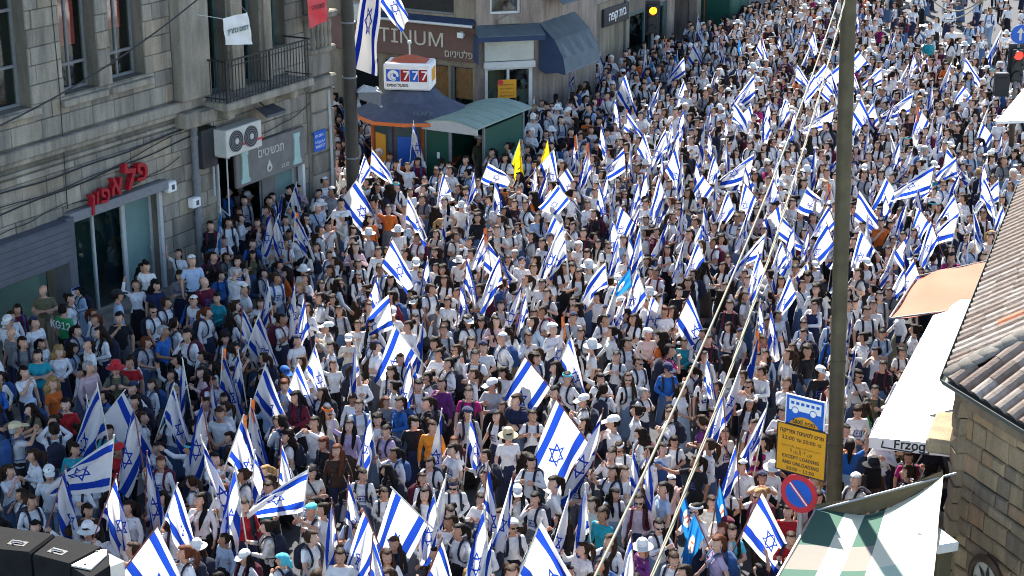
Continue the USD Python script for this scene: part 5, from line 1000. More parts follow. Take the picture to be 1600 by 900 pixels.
# ------------------------------------------------------------------ flags: cloth hung from a tilted pole in the wind
NX, NY = 24, 16
def sim_flags(leans, winds, seeds, fly=1.25, hoist=.9, steps=230, sub=7):
    B = len(leans); r = np.random.RandomState(5)
    ln = np.radians(leans); pd = np.stack([-np.sin(ln), 0 * ln, -np.cos(ln)], 1); fd = np.stack([np.cos(ln), 0 * ln, -np.sin(ln)], 1)
    s = np.linspace(0, fly, NX); t = np.linspace(.03, .03 + hoist, NY)
    X = pd[:, None, None, :] * t[None, :, None, None] + fd[:, None, None, :] * s[None, None, :, None]
    X = X + np.stack([np.zeros((B, NY, NX)), .06 * np.sin(6 * s[None, None, :] / fly + np.array(seeds)[:, None, None] * 1.7) * (s / fly)[None, None, :] + .01 * r.randn(B, NY, NX), np.zeros((B, NY, NX))], -1)
    pin = X[:, :, 0].copy(); Vv = np.zeros_like(X); dt = .02; w = np.array(winds)
    rx, ry = s[1] - s[0], t[1] - t[0]; rd = math.hypot(rx, ry)
    cons = []
    for a0 in (0, 1):
        cons += [((slice(None), slice(None), slice(a0, NX - 1, 2)), (slice(None), slice(None), slice(a0 + 1, NX, 2)), rx), ((slice(None), slice(a0, NY - 1, 2)), (slice(None), slice(a0 + 1, NY, 2)), ry)]
    def fix(a, b, L_, k=1.0):
        d = X[b] - X[a]; l = np.linalg.norm(d, axis=-1, keepdims=True) + 1e-9; c = d * (.5 * k * (l - L_) / l); X[a] += c; X[b] -= c
    for it in range(steps):
        nrm = np.zeros_like(X); du = np.gradient(X, axis=2); dv = np.gradient(X, axis=1); nrm = np.cross(du, dv); nrm /= np.linalg.norm(nrm, axis=-1, keepdims=True) + 1e-9
        gust = 1 + .35 * np.sin(it * .11 + np.array(seeds) * 2.1)
        wind = np.stack([w * gust, w * .35 * np.sin(it * .07 + np.array(seeds) * 3.3), 0 * w + .06 * w], 1)[:, None, None, :] - Vv * .35
        ph = np.sin(np.arange(NX)[None, None, :] * .7 - it * .25 + np.array(seeds)[:, None, None] + np.arange(NY)[None, :, None] * .3)[..., None] * .35
        f = nrm * ((nrm * wind).sum(-1, keepdims=True)) * 2.3 + wind * .35 + nrm * ph * w[:, None, None, None] * .8; f[..., 2] -= 9.8
        Vv = (Vv + f * dt) * .965; P0 = X.copy(); X = X + Vv * dt
        for _ in range(sub):
            for a, b, L_ in cons: fix(a, b, L_)
            a, b = (slice(None), slice(0, NY - 1), slice(0, NX - 1)), (slice(None), slice(1, NY), slice(1, NX)); fix(a, b, rd, .25)
            a, b = (slice(None), slice(0, NY - 1), slice(1, NX)), (slice(None), slice(1, NY), slice(0, NX - 1)); fix(a, b, rd, .25)
            a, b = (slice(None), slice(None), slice(0, NX - 2)), (slice(None), slice(None), slice(2, NX)); fix(a, b, 2 * rx, .02)
            X[:, :, 0] = pin
        Vv = (X - P0) / dt
    return X
VL, VW, VS, VK = [], [], [], []
for lean in (-8, 6, 22, 40):
    for kind, wnd, sd_ in (('D', .4, 1), ('D', .9, 2), ('D', 1.3, 9), ('H', 2.2, 3), ('H', 3.0, 4), ('S', 5.0, 5), ('S', 7.5, 6)):
        VL.append(lean); VW.append(wnd); VS.append(sd_ + lean * .1); VK.append(kind)
FX = sim_flags(VL, VW, VS)
gf = []
for j in range(NY - 1):
    for i in range(NX - 1): q = j * NX + i; gf += [(q, q + NX, q + NX + 1), (q, q + NX + 1, q + 1)]
gf = np.array(gf); guv_ = np.array([(i / (NX - 1), 1 - j / (NY - 1)) for j in range(NY) for i in range(NX)])
def flag_mat(name, kind):
    n = {'t': ('texture_coordinate', {}), 's': ('separate_xyz', {}), 'p': ('principled_bsdf', dict(roughness=.75, specular_ior_level=.2)), 'tr': ('translucent_bsdf', {}), 'mc': ('mix_closure', dict(fac=.5))}
    n['cn'] = ('noise_texture', dict(scale=9.0, detail=4.0, distortion=1.2)); n['cb'] = ('bump', dict(strength=.45, distance=.03))
    l = [('t.object', 'cn.vector'), ('cn.fac', 'cb.height'), ('cb.normal', 'p.normal'), ('t.UV', 's.vector'), ('p.BSDF', 'mc.closure1'), ('tr.BSDF', 'mc.closure2')]
    cnt = [0]
    def mth(op, a, b=None, c=None):
        k = f'k{cnt[0]}'; cnt[0] += 1; n[k] = ('math', dict(math_type=op))
        for i, x in enumerate((a, b, c)):
            if x is None: continue
            if isinstance(x, str): l.append((x, f'{k}.value{i + 1}'))
            else: n[k][1][f'value{i + 1}'] = float(x)
        return k + '.value'
    x, y = 's.x', 's.y'
    if kind == 'star':
        W_ = (.79, .785, .77); Bc = (.012, .055, .40)
        n['rmp'] = ('rgb_ramp', dict(interpolate=False, ramp=[(0, (0, 0, 0)), (.094, (1, 1, 1)), (.25, (0, 0, 0)), (.75, (1, 1, 1)), (.906, (0, 0, 0))])); l.append((y, 'rmp.fac'))
        X_ = mth('multiply', mth('subtract', x, .5), 1.389); Y_ = mth('subtract', y, .5)
        def tri(sg_):
            d = [mth('add', mth('multiply', X_, math.cos(a)), mth('multiply', Y_, math.sin(a))) for a in [sg_ * math.pi / 2 + k * 2 * math.pi / 3 for k in range(3)]]
            m_ = mth('maximum', mth('maximum', d[0], d[1]), d[2]); return mth('absolute', mth('subtract', m_, .098))
        st_ = mth('less_than', mth('minimum', tri(1), tri(-1)), .0155)
        near = mth('less_than', mth('add', mth('multiply', X_, X_), mth('multiply', Y_, Y_)), .052)
        n['bw'] = ('rgb_to_bw', {}); l.append(('rmp.color', 'bw.color')); fac = mth('maximum', mth('multiply', st_, near), 'bw.val')
        n['m'] = ('mix_color', dict(a=W_, b=Bc)); l += [(fac, 'm.fac'), ('m.result', 'p.base_color'), ('m.result', 'tr.color')]
    else:
        base, blob, mark = {'blue': ((.02, .22, .55), (.8, .8, .78), (.72, .14, .03)), 'yellow': ((.88, .72, .02), (.88, .72, .02), (.06, .10, .03))}[kind]
        X_ = mth('multiply', mth('subtract', x, .5), 1.389); Y_ = mth('subtract', y, .48)
        r2 = mth('add', mth('multiply', X_, X_), mth('multiply', Y_, Y_)); wob = mth('multiply', mth('multiply', Y_, X_), .5)
        b1_ = mth('less_than', mth('add', r2, wob), .075); bar1 = mth('multiply', mth('less_than', mth('absolute', mth('subtract', Y_, .09)), .035), mth('less_than', mth('absolute', X_), .13))
        bar2 = mth('multiply', mth('less_than', mth('absolute', mth('subtract', mth('absolute', X_), .08)), .03), mth('less_than', mth('absolute', mth('add', Y_, .02)), .12))
        mk = mth('maximum', bar1, bar2)
        n['m'] = ('mix_color', dict(a=base, b=blob)); n['m2'] = ('mix_color', dict(b=mark)); l += [(b1_, 'm.fac'), ('m.result', 'm2.a'), (mk, 'm2.fac'), ('m2.result', 'p.base_color'), ('m2.result', 'tr.color')]
    return usdkit.material(stage, L + name, n, l, surface='mc.closure')
M['fstar'] = flag_mat('flag_star', 'star'); M['fblue'] = flag_mat('flag_blue', 'blue'); M['fyellow'] = flag_mat('flag_yellow', 'yellow')
M['polewhite'] = mat('flag_stick', (.62, .60, .52), .5, .1); M['poledark'] = mat('flag_stick_dark', (.20, .06, .05), .5, .2); M['ribbon'] = mat('orange_ribbon', (.85, .20, .04), .6, .1)
VARS = {}
for b in range(len(VL)):
    m = trimesh.Trimesh(FX[b].reshape(-1, 3), gf, process=False); p = f'/World/shapes/flag_cloth_{b}'
    usdkit.mesh(stage, p, m, None, smooth=True, uv=guv_); VARS.setdefault((VL[b], VK[b]), []).append((b, p))
# hand-read flags: tip in the photograph, look, flow (L/R), lean towards the flow, size
FL = '''482 731 S L -8 1.15;518 780 D L 6 1;612 762 H L 40 1.1;568 795 D L 22 1;583 835 D R 6 1;697 742 D L -8 1.1;678 766 D L 6 1;763 722 D R 6 1;755 790 D L 6 1;802 740 D L -8 1;691 842 D R 22 .9;770 835 H L -8 1;868 622 S L 40 1.25;942 640 H L -8 1.2;820 556 S L 40 1.2;893 522 H R 22 1.1
965 440 H L -8 1.15;946 408 S L 6 1.05;995 420 H L 22 1.05;985 418 H L 6 .7 b;1078 458 H R 22 1.1;882 495 D L -8 1 o;1197 362 S L -8 1.1;1105 555 D R 6 .8;1160 562 H L -8 1.05;1186 517 D L -8 1.1 o;613 372 H R 22 1.15;608 458 S L 6 1.2;615 506 S L 40 1.1;475 462 D L 6 1.1;662 492 D L -8 1.1;493 538 H R 22 1.05
405 490 D R 22 1.05;466 564 D R 22 .95;555 532 D L 6 1;418 440 D L 6 .9;460 436 D L -8 1;590 430 D R 22 .9;668 402 D L 6 .9;558 287 S R 40 1.15;462 340 S R 6 .95 o;464 292 H R 22 1;440 305 D L -8 .95;422 336 D L 6 .95;436 342 D R 22 .85;637 304 H R 6 1;732 336 D L -8 1;760 372 S R 6 1.2
774 279 D R 6 1;741 266 D L 6 .9;581 232 H R 6 .9;569 242 D L 22 .8;646 190 D R 6 .9;858 261 S L -8 1.25;879 344 H L 6 1.15;975 230 S L 6 1;985 228 H R 6 .95;1007 207 H R 22 1;1010 265 D L 6 1;937 282 D R 6 1.1;962 280 D L -8 1;1068 310 H L -8 1.1;1000 352 H L 6 1.05;1047 338 H L -8 .95
1056 227 D R 22 1.1;1101 318 D R 6 1.15;1122 264 H L -8 .95;1165 256 D R 6 .9;1158 262 H L 40 .9;984 364 D R 6 .95;965 370 D L 6 .95;1000 321 H L -8 1;1036 302 D L 6 .9;1060 200 D L 6 1;1035 240 D R 6 .9;812 219 D R 22 .9 y;856 216 D L 6 1.15 y;1108 203 D R 6 1;1150 200 D L -8 .95;920 224 H L 6 1 o;901 212 D L 6 .9 o
940 190 D R 6 .95;1040 200 H L 6 .9;938 87 D R 6 1;895 102 D L 6 .95;1008 78 H L 6 .95;1016 95 H R 6 .75 b;1042 66 D L -8 .9 o;1058 84 H L 6 .65 b;1091 28 D R 6 .9;1085 72 H R 22 1;1069 88 H L 6 .85;977 115 D R 22 1;1178 115 S L 6 1.1;1068 168 D L 6 .9;1148 158 S R 6 .95;978 172 H R 6 1 o;1155 57 H R 6 .75 b;1190 55 D R 22 .9 o;1127 60 D R 6 .85 o
1050 187 D L 6 .9;1110 168 D L 6 .9;1119 108 D L -8 .9;1218 52 D R 6 .8;1258 35 H L -8 1;1272 48 H R 22 1;1313 97 S L 6 1.15;1340 18 H R 6 .85;1246 100 H R 6 .95;1266 70 H L -8 1;1400 48 H L -8 .85;1421 97 H L -8 1;1377 104 S L 6 .95;1488 94 S L -8 1.1;1509 88 S R 6 .95;1566 42 S L -8 1.05;1529 70 D L -8 .8;1428 143 S L -8 1.05
1457 128 D L 6 .9;1460 178 H L -8 1;1471 185 D L 6 .9;1397 160 H L -8 .95;1346 150 H R 22 1;1280 155 D L 6 .9;1305 165 S L -8 .9;1275 225 D L 6 1;1262 290 S R 22 1.1;1342 296 H R 6 1.15;1371 262 D L -8 1;1427 228 H L -8 .9;1480 228 S R 6 1.05;1461 255 S L -8 1.05;1503 262 H L -8 1;1500 326 S L -8 1.2;1420 307 H L -8 1.05;1424 350 D L -8 1.1
1515 368 D L -8 .9;1331 490 D L -8 1;1338 537 D L -8 1.05;1283 617 D L -8 .8;846 812 H R 22 1.2;890 768 H L -8 1.05;914 758 D L 6 1.15;986 832 H L 6 1.1;990 697 D R 6 1;1012 704 D R 6 1;1191 767 H R 22 1.0;1124 752 D R 6 .8 b;1067 762 D R 6 .6 b;1085 800 H L 22 .6 b;1129 608 D L 6 1;1199 632 H L -8 1;152 600 S L 6 1.25
178 682 S L -8 1.2;103 728 D R 22 1.15;195 610 S R 40 1.3;135 618 D L 6 1.1;208 632 D L 6 1;272 600 D R 22 1.15;315 622 D L 6 1;230 706 D R 6 1.1;182 742 D R 22 1;314 682 H R -8 1.15;285 560 D L 6 .9;348 545 D R 6 1.15 o;372 548 D L 6 1;379 480 H R 6 1;380 650 H R 22 1.1 o;392 625 D R 6 1 o;398 705 D R 6 1.1;366 725 D L 6 1.1;247 820 H R 40 1.2
277 756 D R 22 1;415 570 D R 22 1;330 590 D R 6 .9;440 690 D R 6 1;345 332 H L -8 .75 b;690 640 D L -8 1;578 645 D L 6 .9;720 440 D R 6 .95;545 745 D R 6 .9;735 650 D R 6 .9;1150 690 H L 6 .9;1240 350 D L 6 .9;1205 480 D R 6 .9;730 400 D R 6 .9;640 560 D L 6 .9;1215 250 D L 6 .9'''
ACCF = []
for row in FL.replace('\n', ';').split(';'):
    w = row.split(); ACCF.append((float(w[0]), float(w[1]), w[2], w[3], int(w[4]), float(w[5]), w[6] if len(w) > 6 else ''))
er = random.Random(91); nn_ = 0
while nn_ < 108:
    a, b = er.uniform(690, 1570), er.uniform(60, 470)
    if b < 60 + max(0, (a - 1380)) * .35 or (a > 1440 and b > 380) or (a < 850 and b < 240) or er.random() > (.35 + .65 * (a > 950)): continue
    if min((a - f_[0]) ** 2 + 1.6 * (b - f_[1]) ** 2 for f_ in ACCF) < 17 ** 2: continue
    ACCF.append((a, b, er.choice('DDDHHS'), er.choice('LLLR'), er.choice([-8, 6, 6, 22, 40]), er.uniform(.75, 1.0), 'o' if er.random() < .08 else '')); nn_ += 1
# ------------------------------------------------------------------ where people can stand
people = []          # (x, y, facing, scale, look, zbase)
def inside(x, y):
    p = np.array([x, y, 0]); u, v = uv_of(p); px, py, D = proj(p); hx, hy, _ = proj(p + [0, 0, 1.7])
    if hy > 935 or hx < -35 or hx > 1640 or py < -8: return False
    if v < -28.9 and u < 43.2 and not (37.2 < u < 41 and v > -30.6): return False
    if 42 < u < 54 and v < -36: return False
    if u >= 52.9 and v < -29.9: return False
    if u > 55 and v < -28.4 and u < 60: return False
    if u > 59 and v < (-30.4 if u < 75 else -34.4): return False
    q = p - [7.06, 25.95, 0]
    if np.dot(q, na) > -.7 and np.dot(q, ea) > -.5: return False
    if np.dot(q, nb) > -.5 and np.dot(q, eb) > -.5: return False
    if np.hypot(x - kc[0], y - kc[1]) < 1.9: return False
    b = np.array([-.95, 55.9, 0]) - .3 * U; d = p - b
    if abs(d @ V) < 1.05 and abs(d @ U) < 1.9: return False
    if np.hypot(x - lpb[0], y - lpb[1]) < .45 or np.hypot(x - 5.5, y - 27.7) < .4 or np.hypot(x - so_[0], y - so_[1]) < .35: return False
    b = gnd(1113, 62); d = p - b
    if abs(d @ V) < 1.6 and abs(d @ U) < 1.6: return False
    if x < -4.6 and y < 22.6: return False
    return True
grid = {}
def free(x, y, r_):
    i, j = int(x // 1), int(y // 1)
    for a in (-1, 0, 1):
        for b in (-1, 0, 1):
            for (X_, Y_) in grid.get((i + a, j + b), ()):
                if (X_ - x) ** 2 + (Y_ - y) ** 2 < r_ * r_: return False
    return True
def put(x, y, phi, sc, look, z=0.0, note=None):
    grid.setdefault((int(x // 1), int(y // 1)), []).append((x, y)); people.append(dict(x=x, y=y, phi=phi, sc=sc, look=look, z=z, note=note)); return people[-1]
def ground_z(x, y):
    u, v = uv_of((x, y, 0))
    if v < -25.3 and u < 42.5: return .12
    if v < -26.2 and u > 51.5: return .12
    if v > -9: return .12
    return 0.0
flags = []
fr = random.Random(21)
for (tx_, ty_, kind, flow, lean, size, ex) in ACCF:
    size *= (.90 if ty_ > 560 else .82) * fr.uniform(.82, 1.08)
    if kind == 'H' and fr.random() < .4: kind = 'D'
    if kind == 'S' and fr.random() < .3: kind = 'H'
    yaw = (math.pi if flow == 'L' else 0) + fr.uniform(-.45, .45)
    high = fr.random() < .4; pose = fr.choice(['hold', 'hold', 'both']) if not high else 'high'; kit = fr.choice(POSES[(pose, False)]); k = KITS[kit]; sc = fr.uniform(.95, 1.04)
    gz = k.grip[2] * sc; hoist = .9 * size; ln = math.radians(lean)
    Lp = hoist + fr.uniform(.18, .5); tipz = gz + Lp * math.cos(ln) + .02
    tip = gnd(tx_, ty_, tipz); pdir = np.array([-math.sin(ln) * math.cos(yaw), -math.sin(ln) * math.sin(yaw), -math.cos(ln)])
    gp = tip + pdir * Lp; phi = -TH + fr.gauss(0, .55)
    off = Rz(phi) @ (k.grip * np.array([1, 1, 0])) * sc; pos = gp - off
    x, y = pos[0], pos[1]; z = ground_z(x, y)
    if not inside(x, y) and ex != 'b': 
        for _ in range(12):
            phi = fr.uniform(-math.pi, math.pi); off = Rz(phi) @ (k.grip * np.array([1, 1, 0])) * sc; pos = gp - off; x, y = pos[0], pos[1]
            if inside(x, y): break
    look = random_look(fr, male=False, kit=kit)
    if pose == 'high' or pose == 'hold': look['kit'] = kit
    look['top'] = fr.choices(['white', 'pale blue', 'turquoise', 'cream', 'black'], [8, 1, .6, 1, .6])[0]
    p_ = put(x, y, phi, sc, look, z, 'flag'); flags.append(dict(tip=tip + [0, 0, z], kind=kind, lean=lean, yaw=yaw, size=size, ex=ex, Lp=Lp, px=tx_, py=ty_, flow=flow, holder=p_))
# ------------------------------------------------------------------ people read one by one from the photograph: head place, facing, clothes
def T(**k): return k
SPEC = [(228, 418, -.2, .45, T(top='white', sleeve='short', hair='bun', hairc='black', hat=None, male=False, pose='down', pack=None)), (213, 452, .4, 0, T(top='white', sleeve='long', hair='ponytail', hairc='dark brown', male=False, pose='wave', pack=None, hat=None)),
        (243, 452, .2, 0, T(top='navy', sleeve='short', hair='curly', hairc='black', male=False, pose='down', hat=None, pack=None)), (281, 432, .1, .1, T(top='black', topmat='stripe', sleeve='long', hair='fringe', hairc='dark brown', male=False, pose='fold', hat=None, pack=None)),
        (300, 410, .3, .4, T(top='pale blue', sleeve='short', male=True, hair='short', hairc='grey', hat='kippa', hatm='hatwhite', pose='down', pack=None)), (320, 447, .6, 0, T(top='maroon', sleeve='short', male=True, hair=None, hat=None, pose='down', pack=None)),
        (366, 432, 2.3, 0, T(top='white', sleeve='short', male=True, hair='short', hairc='grey', hat=None, pose='phone', pack=None)), (322, 487, 1.0, 0, T(top='white', sleeve='long', male=False, hair='ponytail', hairc='auburn', pack='pack', pose='down', hat=None, bottom='skirt', botc='navy')),
        (68, 460, .1, 0, T(top='olive', sleeve='short', male=True, hair=None, hat=None, pose='fold', pack=None)), (100, 490, 2.6, 0, T(top='green', sleeve='short', male=True, hair='short', hairc='black', hat=None, pose='down', pack=None, bottom='trousers', botc='black', num=1)),
        (185, 468, 1.9, 0, T(top='pale blue', sleeve='long', male=True, hair='short', hairc='black', hat='cap', hatm='top black', pose='down', pack=None)), (187, 503, .2, 0, T(top='black', sleeve='short', male=True, hair='short', hairc='black', hat=None, pose='face', pack=None)),
        (18, 527, -.6, 0, T(top='grey', sleeve='short', male=True, hair=None, hat=None, pose='down', pack=None)), (240, 492, .9, 0, T(top='white', sleeve='short', male=False, hair='bun', hairc='black', shades=True, pack='pack', pose='walk', hat=None)),
        (255, 517, 1.2, 0, T(top='blue', sleeve='short', male=True, hair='short', hairc='grey', hat=None, pose='clasp', pack=None)), (228, 533, 1.0, 0, T(top='pale grey', sleeve='short', male=False, hair='fringe', hairc='auburn', pack='pack', pose='clasp', hat=None)),
        (60, 562, .2, 0, T(top='teal', sleeve='short', male=False, hair='ponytail', hairc='black', pack=None, pose='fold', hat=None, bottom='trousers', botc='denim')), (92, 556, .3, 0, T(top='white', sleeve='long', male=False, hair='curly', hairc='blond', pack=None, pose='clasp', hat=None)),
        (83, 598, 1.1, 0, T(top='orange', sleeve='short', male=False, hair='curly', hairc='blond', pack=None, pose='down', hat=None)), (139, 573, .9, 0, T(top='pale pink', sleeve='long', male=True, hair='short', hairc='grey', pack=None, pose='down', hat=None)),
        (181, 575, .2, 0, T(top='khaki' if False else 'olive', sleeve='short', male=True, hair='short', hairc='black', hat='hat', hatm='top red', pose='strap', pack='pack')), (203, 565, .1, 0, T(top='red', sleeve='short', male=False, hair='short', hairc='dark brown', hat=None, pose='down', pack=None)),
        (27, 672, 2.0, .1, T(top='pale grey', sleeve='short', male=True, hair='short', hairc='grey', hat='cap', hatm='straw', pose='phone', pack='packblue')), (14, 734, 1.0, 0, T(top='white', sleeve='short', male=False, hair='ponytail', hairc='brown', pose='face', pack=None, hat=None)),
        (77, 742, .1, -.2, T(top='white', sleeve='short', male=True, hair='short', hairc='dark brown', hat='cap', hatm='hatwhite', pose='down', pack=None)), (115, 700, .2, 0, T(top='teal', sleeve='long', male=False, hair='bun', hairc='dark brown', pose='down', pack=None, hat=None)),
        (137, 828, -.2, 0, T(top='white', sleeve='short', male=False, hair='fringe', hairc='dark brown', hat='hat', hatm='hatwhite', pose='down', pack=None)), (187, 700, .1, 0, T(top='red', sleeve='long', male=False, hair='fringe', hairc='dark brown', hat='headscarf', hatm='top red', pose='clasp', pack=None)),
        (296, 700, -1.0, 0, T(top='white', sleeve='long', male=False, hair='ponytail', hairc='black', hat='headband', hatm='top turquoise', pose='out', pack=None, bottom='skirt', botc='navy')), (267, 806, -.3, 0, T(top='orange', sleeve='short', male=False, hair='ponytail', hairc='dark brown', pose='down', pack=None, hat=None)),
        (510, 642, .1, 0, T(top='cream', sleeve='short', male=False, hair='long', hairc='dark brown', hat='headband', hatm='top orange', shades=True, pose='down', pack=None)), (526, 703, .2, 0, T(top='dark brown', sleeve='long', male=False, hair='long', hairc='auburn', pose='down', pack=None, hat=None)),
        (674, 665, .0, 0, T(top='bright orange', sleeve='long', male=False, hair='bun', hairc='brown', pose='down', pack=None, hat=None)), (645, 658, .2, 0, T(top='black', sleeve='long', male=False, hair='fringe', hairc='dark brown', pose='down', pack=None, hat=None)),
        (603, 672, -.7, 0, T(top='lilac', sleeve='short', male=False, hair='bun', hairc='black', pose='clasp', pack='pack', hat=None)), (545, 665, -.3, 0, T(top='lilac', sleeve='long', male=False, hair='long', hairc='black', pose='wave', pack=None, hat=None)),
        (444, 580, .0, 0, T(top='white', sleeve='long', male=False, hair='fringe', hairc='brown', hat='cap', hatm='top blue', pose='down', pack='pack')), (485, 797, -.6, 0, T(top='white', sleeve='short', male=False, hair=None, hat='headscarf', hatm='top turquoise', pose='phone', pack='pack')),
        (794, 680, .2, 0, T(top='white', sleeve='short', male=False, hair='fringe', hairc='brown', hat='hat', hatm='straw', pose='down', pack=None)), (731, 645, .2, 0, T(top='pale grey', sleeve='long', male=False, hair='fringe', hairc='black', hat='headscarf', hatm='top navy', pose='down', pack='pack')),
        (690, 598, -.5, 0, T(top='purple', sleeve='long', male=False, hair='ponytail', hairc='black', pose='face', pack=None, hat=None)), (1180, 695, -.1, 0, T(top='magenta', sleeve='long', male=False, hair='long', hairc='black', pose='fold', pack=None, hat=None)),
        (881, 818, .1, 0, T(top='black', sleeve='short', male=False, hair='long', hairc='dark brown', pose='down', pack=None, hat=None)), (1137, 818, .1, 0, T(top='white', sleeve='long', male=False, hair='fringe', hairc='auburn', hat='headscarf', hatm='top maroon', pose='strap', pack='packred')),
        (1088, 720, -.6, 0, T(top='black', sleeve='short', male=False, hair='ponytail', hairc='dark brown', pose='out', pack=None, hat=None)), (1328, 693, 2.9, 0, T(top='blue', sleeve='short', male=False, hair='ponytail', hairc='dark brown', pose='wave', pack=None, hat=None, bottom='skirt', botc='light blue')),
        (1311, 690, .4, 0, T(top='orange', sleeve='short', male=False, hair='ponytail', hairc='dark brown', pose='down', pack=None, hat=None)), (1420, 722, .1, 0, T(top='magenta', sleeve='short', male=False, hair='fringe', hairc='brown', pose='down', pack='pack', hat=None)),
        (1364, 735, 3.0, 0, T(top='dark brown', sleeve='long', male=False, hair='long', hairc='black', hat='hat', hatm='top black', pose='down', pack=None)), (1377, 347, .1, 0, T(top='orange', sleeve='short', male=True, hair='short', hairc='dark brown', pose='face', pack=None, hat=None, bottom='skirt', botc='brown')),
        (1337, 368, .7, 0, T(top='maroon', sleeve='long', male=False, hair='bun', hairc='black', pose='down', pack=None, hat=None)), (1273, 478, .1, 0, T(top='navy', sleeve='long', male=False, hair='bun', hairc='brown', pose='down', pack=None, hat=None, bottom='skirt', botc='navy')),
        (1281, 580, .1, 0, T(top='black', sleeve='long', male=False, hair='fringe', hairc='dark brown', hat='cap', hatm='hatwhite', pose='down', pack=None)), (1061, 455, .2, 0, T(top='black', sleeve='short', male=False, hair='ponytail', hairc='black', pose='down', pack=None, hat=None)),
        (1038, 485, .1, 0, T(top='white', sleeve='short', male=False, hair='fringe', hairc='auburn', pose='down', pack=None, hat=None)), (1103, 415, 1.6, 0, T(top='cream', sleeve='long', male=False, hair='long', hairc='dark brown', pose='clasp', pack=None, sling=True, hat=None, bottom='skirt', botc='brown')),
        (607, 333, .0, 0, T(top='orange', sleeve='short', male=False, hair='bun', hairc='black', pose='wave', pack=None, hat=None)), (519, 305, -.6, 0, T(top='pale grey', sleeve='long', male=True, hair='short', hairc='dark brown', hat='kippa', hatm='hatwhite', pose='face', pack=None)),
        (533, 320, .0, .35, T(top='white', sleeve='short', male=True, hair='short', hairc='dark brown', hat=None, pose='down', pack=None, bottom='trousers', botc='grey')), (805, 165, 1.9, 0, T(top='orange', sleeve='short', male=False, hair='bun', hairc='dark brown', pose='down', pack=None, hat=None)),
        (818, 135, .1, 0, T(top='cream', sleeve='short', male=True, hair='short', hairc='brown', hat='cap', hatm='hatwhite', pose='down', pack=None)), (748, 217, .9, 0, T(top='olive', sleeve='short', male=True, hair='short', hairc='brown', hat='cap', hatm='hatwhite', pose='down', pack=None)),
        (1043, 575, .1, 0, T(top='blue', sleeve='long', male=False, hair='short', hairc='black', hat='cap', hatm='top navy', shades=True, pose='clasp', pack='pack')), (1103, 590, .1, 0, T(top='white', sleeve='short', male=False, hair='long', hairc='brown', shades=True, pose='down', pack='packred', hat=None)),
        (980, 535, .3, 0, T(top='white', sleeve='short', male=False, hair='ponytail', hairc='black', pose='clasp', pack='pack', hat=None)), (1012, 520, .2, 0, T(top='cream', sleeve='long', male=False, hair=None, hat='headscarf', hatm='hatwhite', pose='clasp', pack=None)), (1000, 436, .0, 0, T(top='white', sleeve='short', male=False, hair='ponytail', hairc='black', pose='strap', pack='pack', hat=None)),
        (968, 697, .0, 0, T(top='white', sleeve='long', male=False, hair='fringe', hairc='brown', hat='headband', hatm='hatwhite', shades=True, pose='clasp', pack='pack')), (982, 590, .4, 0, T(top='white', sleeve='long', male=False, hair='long', hairc='brown', shades=True, pose='down', pack='pack', hat=None)),
        (710, 755, .1, 0, T(top='white', sleeve='long', male=False, hair='ponytail', hairc='brown', shades=True, pose='clasp', pack='pack', hat='headband', hatm='top navy')), (703, 800, -.1, 0, T(top='white', sleeve='long', male=False, hair='long', hairc='dark brown', pose='clasp', pack=None, hat=None)), (565, 740, -.1, 0, T(top='white', sleeve='long', male=False, hair='bun', hairc='dark brown', pose='down', pack='pack', hat=None)),
        (1340, 585, .1, 0, T(top='white', sleeve='long', male=False, hair='fringe', hairc='dark brown', shades=True, pose='strap', pack=None, sling=True, hat=None)), (1341, 640, .0, 0, T(top='white', sleeve='long', male=False, hair='fringe', hairc='brown', pose='clasp', pack=None, hat=None)), (1355, 487, .1, 0, T(top='white', sleeve='short', male=True, hair='short', hairc='dark brown', pose='down', pack='pack', hat=None, bottom='trousers', botc='grey'))]
sr = random.Random(33)
for (hx, hy, face_, dz, a) in SPEC:
    a = dict(a); pose = a.pop('pose'); num = a.pop('num', 0); male = a.pop('male')
    sc = 1.07 if male else sr.uniform(.97, 1.02); look = random_look(sr, pose, male, **a)
    look['shades'] = a.get('shades', False); look['sling'] = a.get('sling', False); look['num'] = num
    p = gnd(hx, hy, 1.53 * sc + dz + .06); put(p[0], p[1], face_, sc, look, ground_z(p[0], p[1]) if abs(dz) < .06 else dz + .05, 'spec')
cr_ = random.Random(77)
def density(px, py):
    if px > 1375 and py < 34 + (px - 1375) * .2: return .16
    if px > 1350 and py < 60 + (px - 1350) * .25: return .5
    if px > 1300 and py < 40: return .4
    if 1040 < px < 1130 and 395 < py < 520: return .6
    return 1.0
SPX = [(*proj((p['x'], p['y'], p['z'] + 1.5)),) for p in people if p['note'] == 'spec']
tries = 0; placed = 0
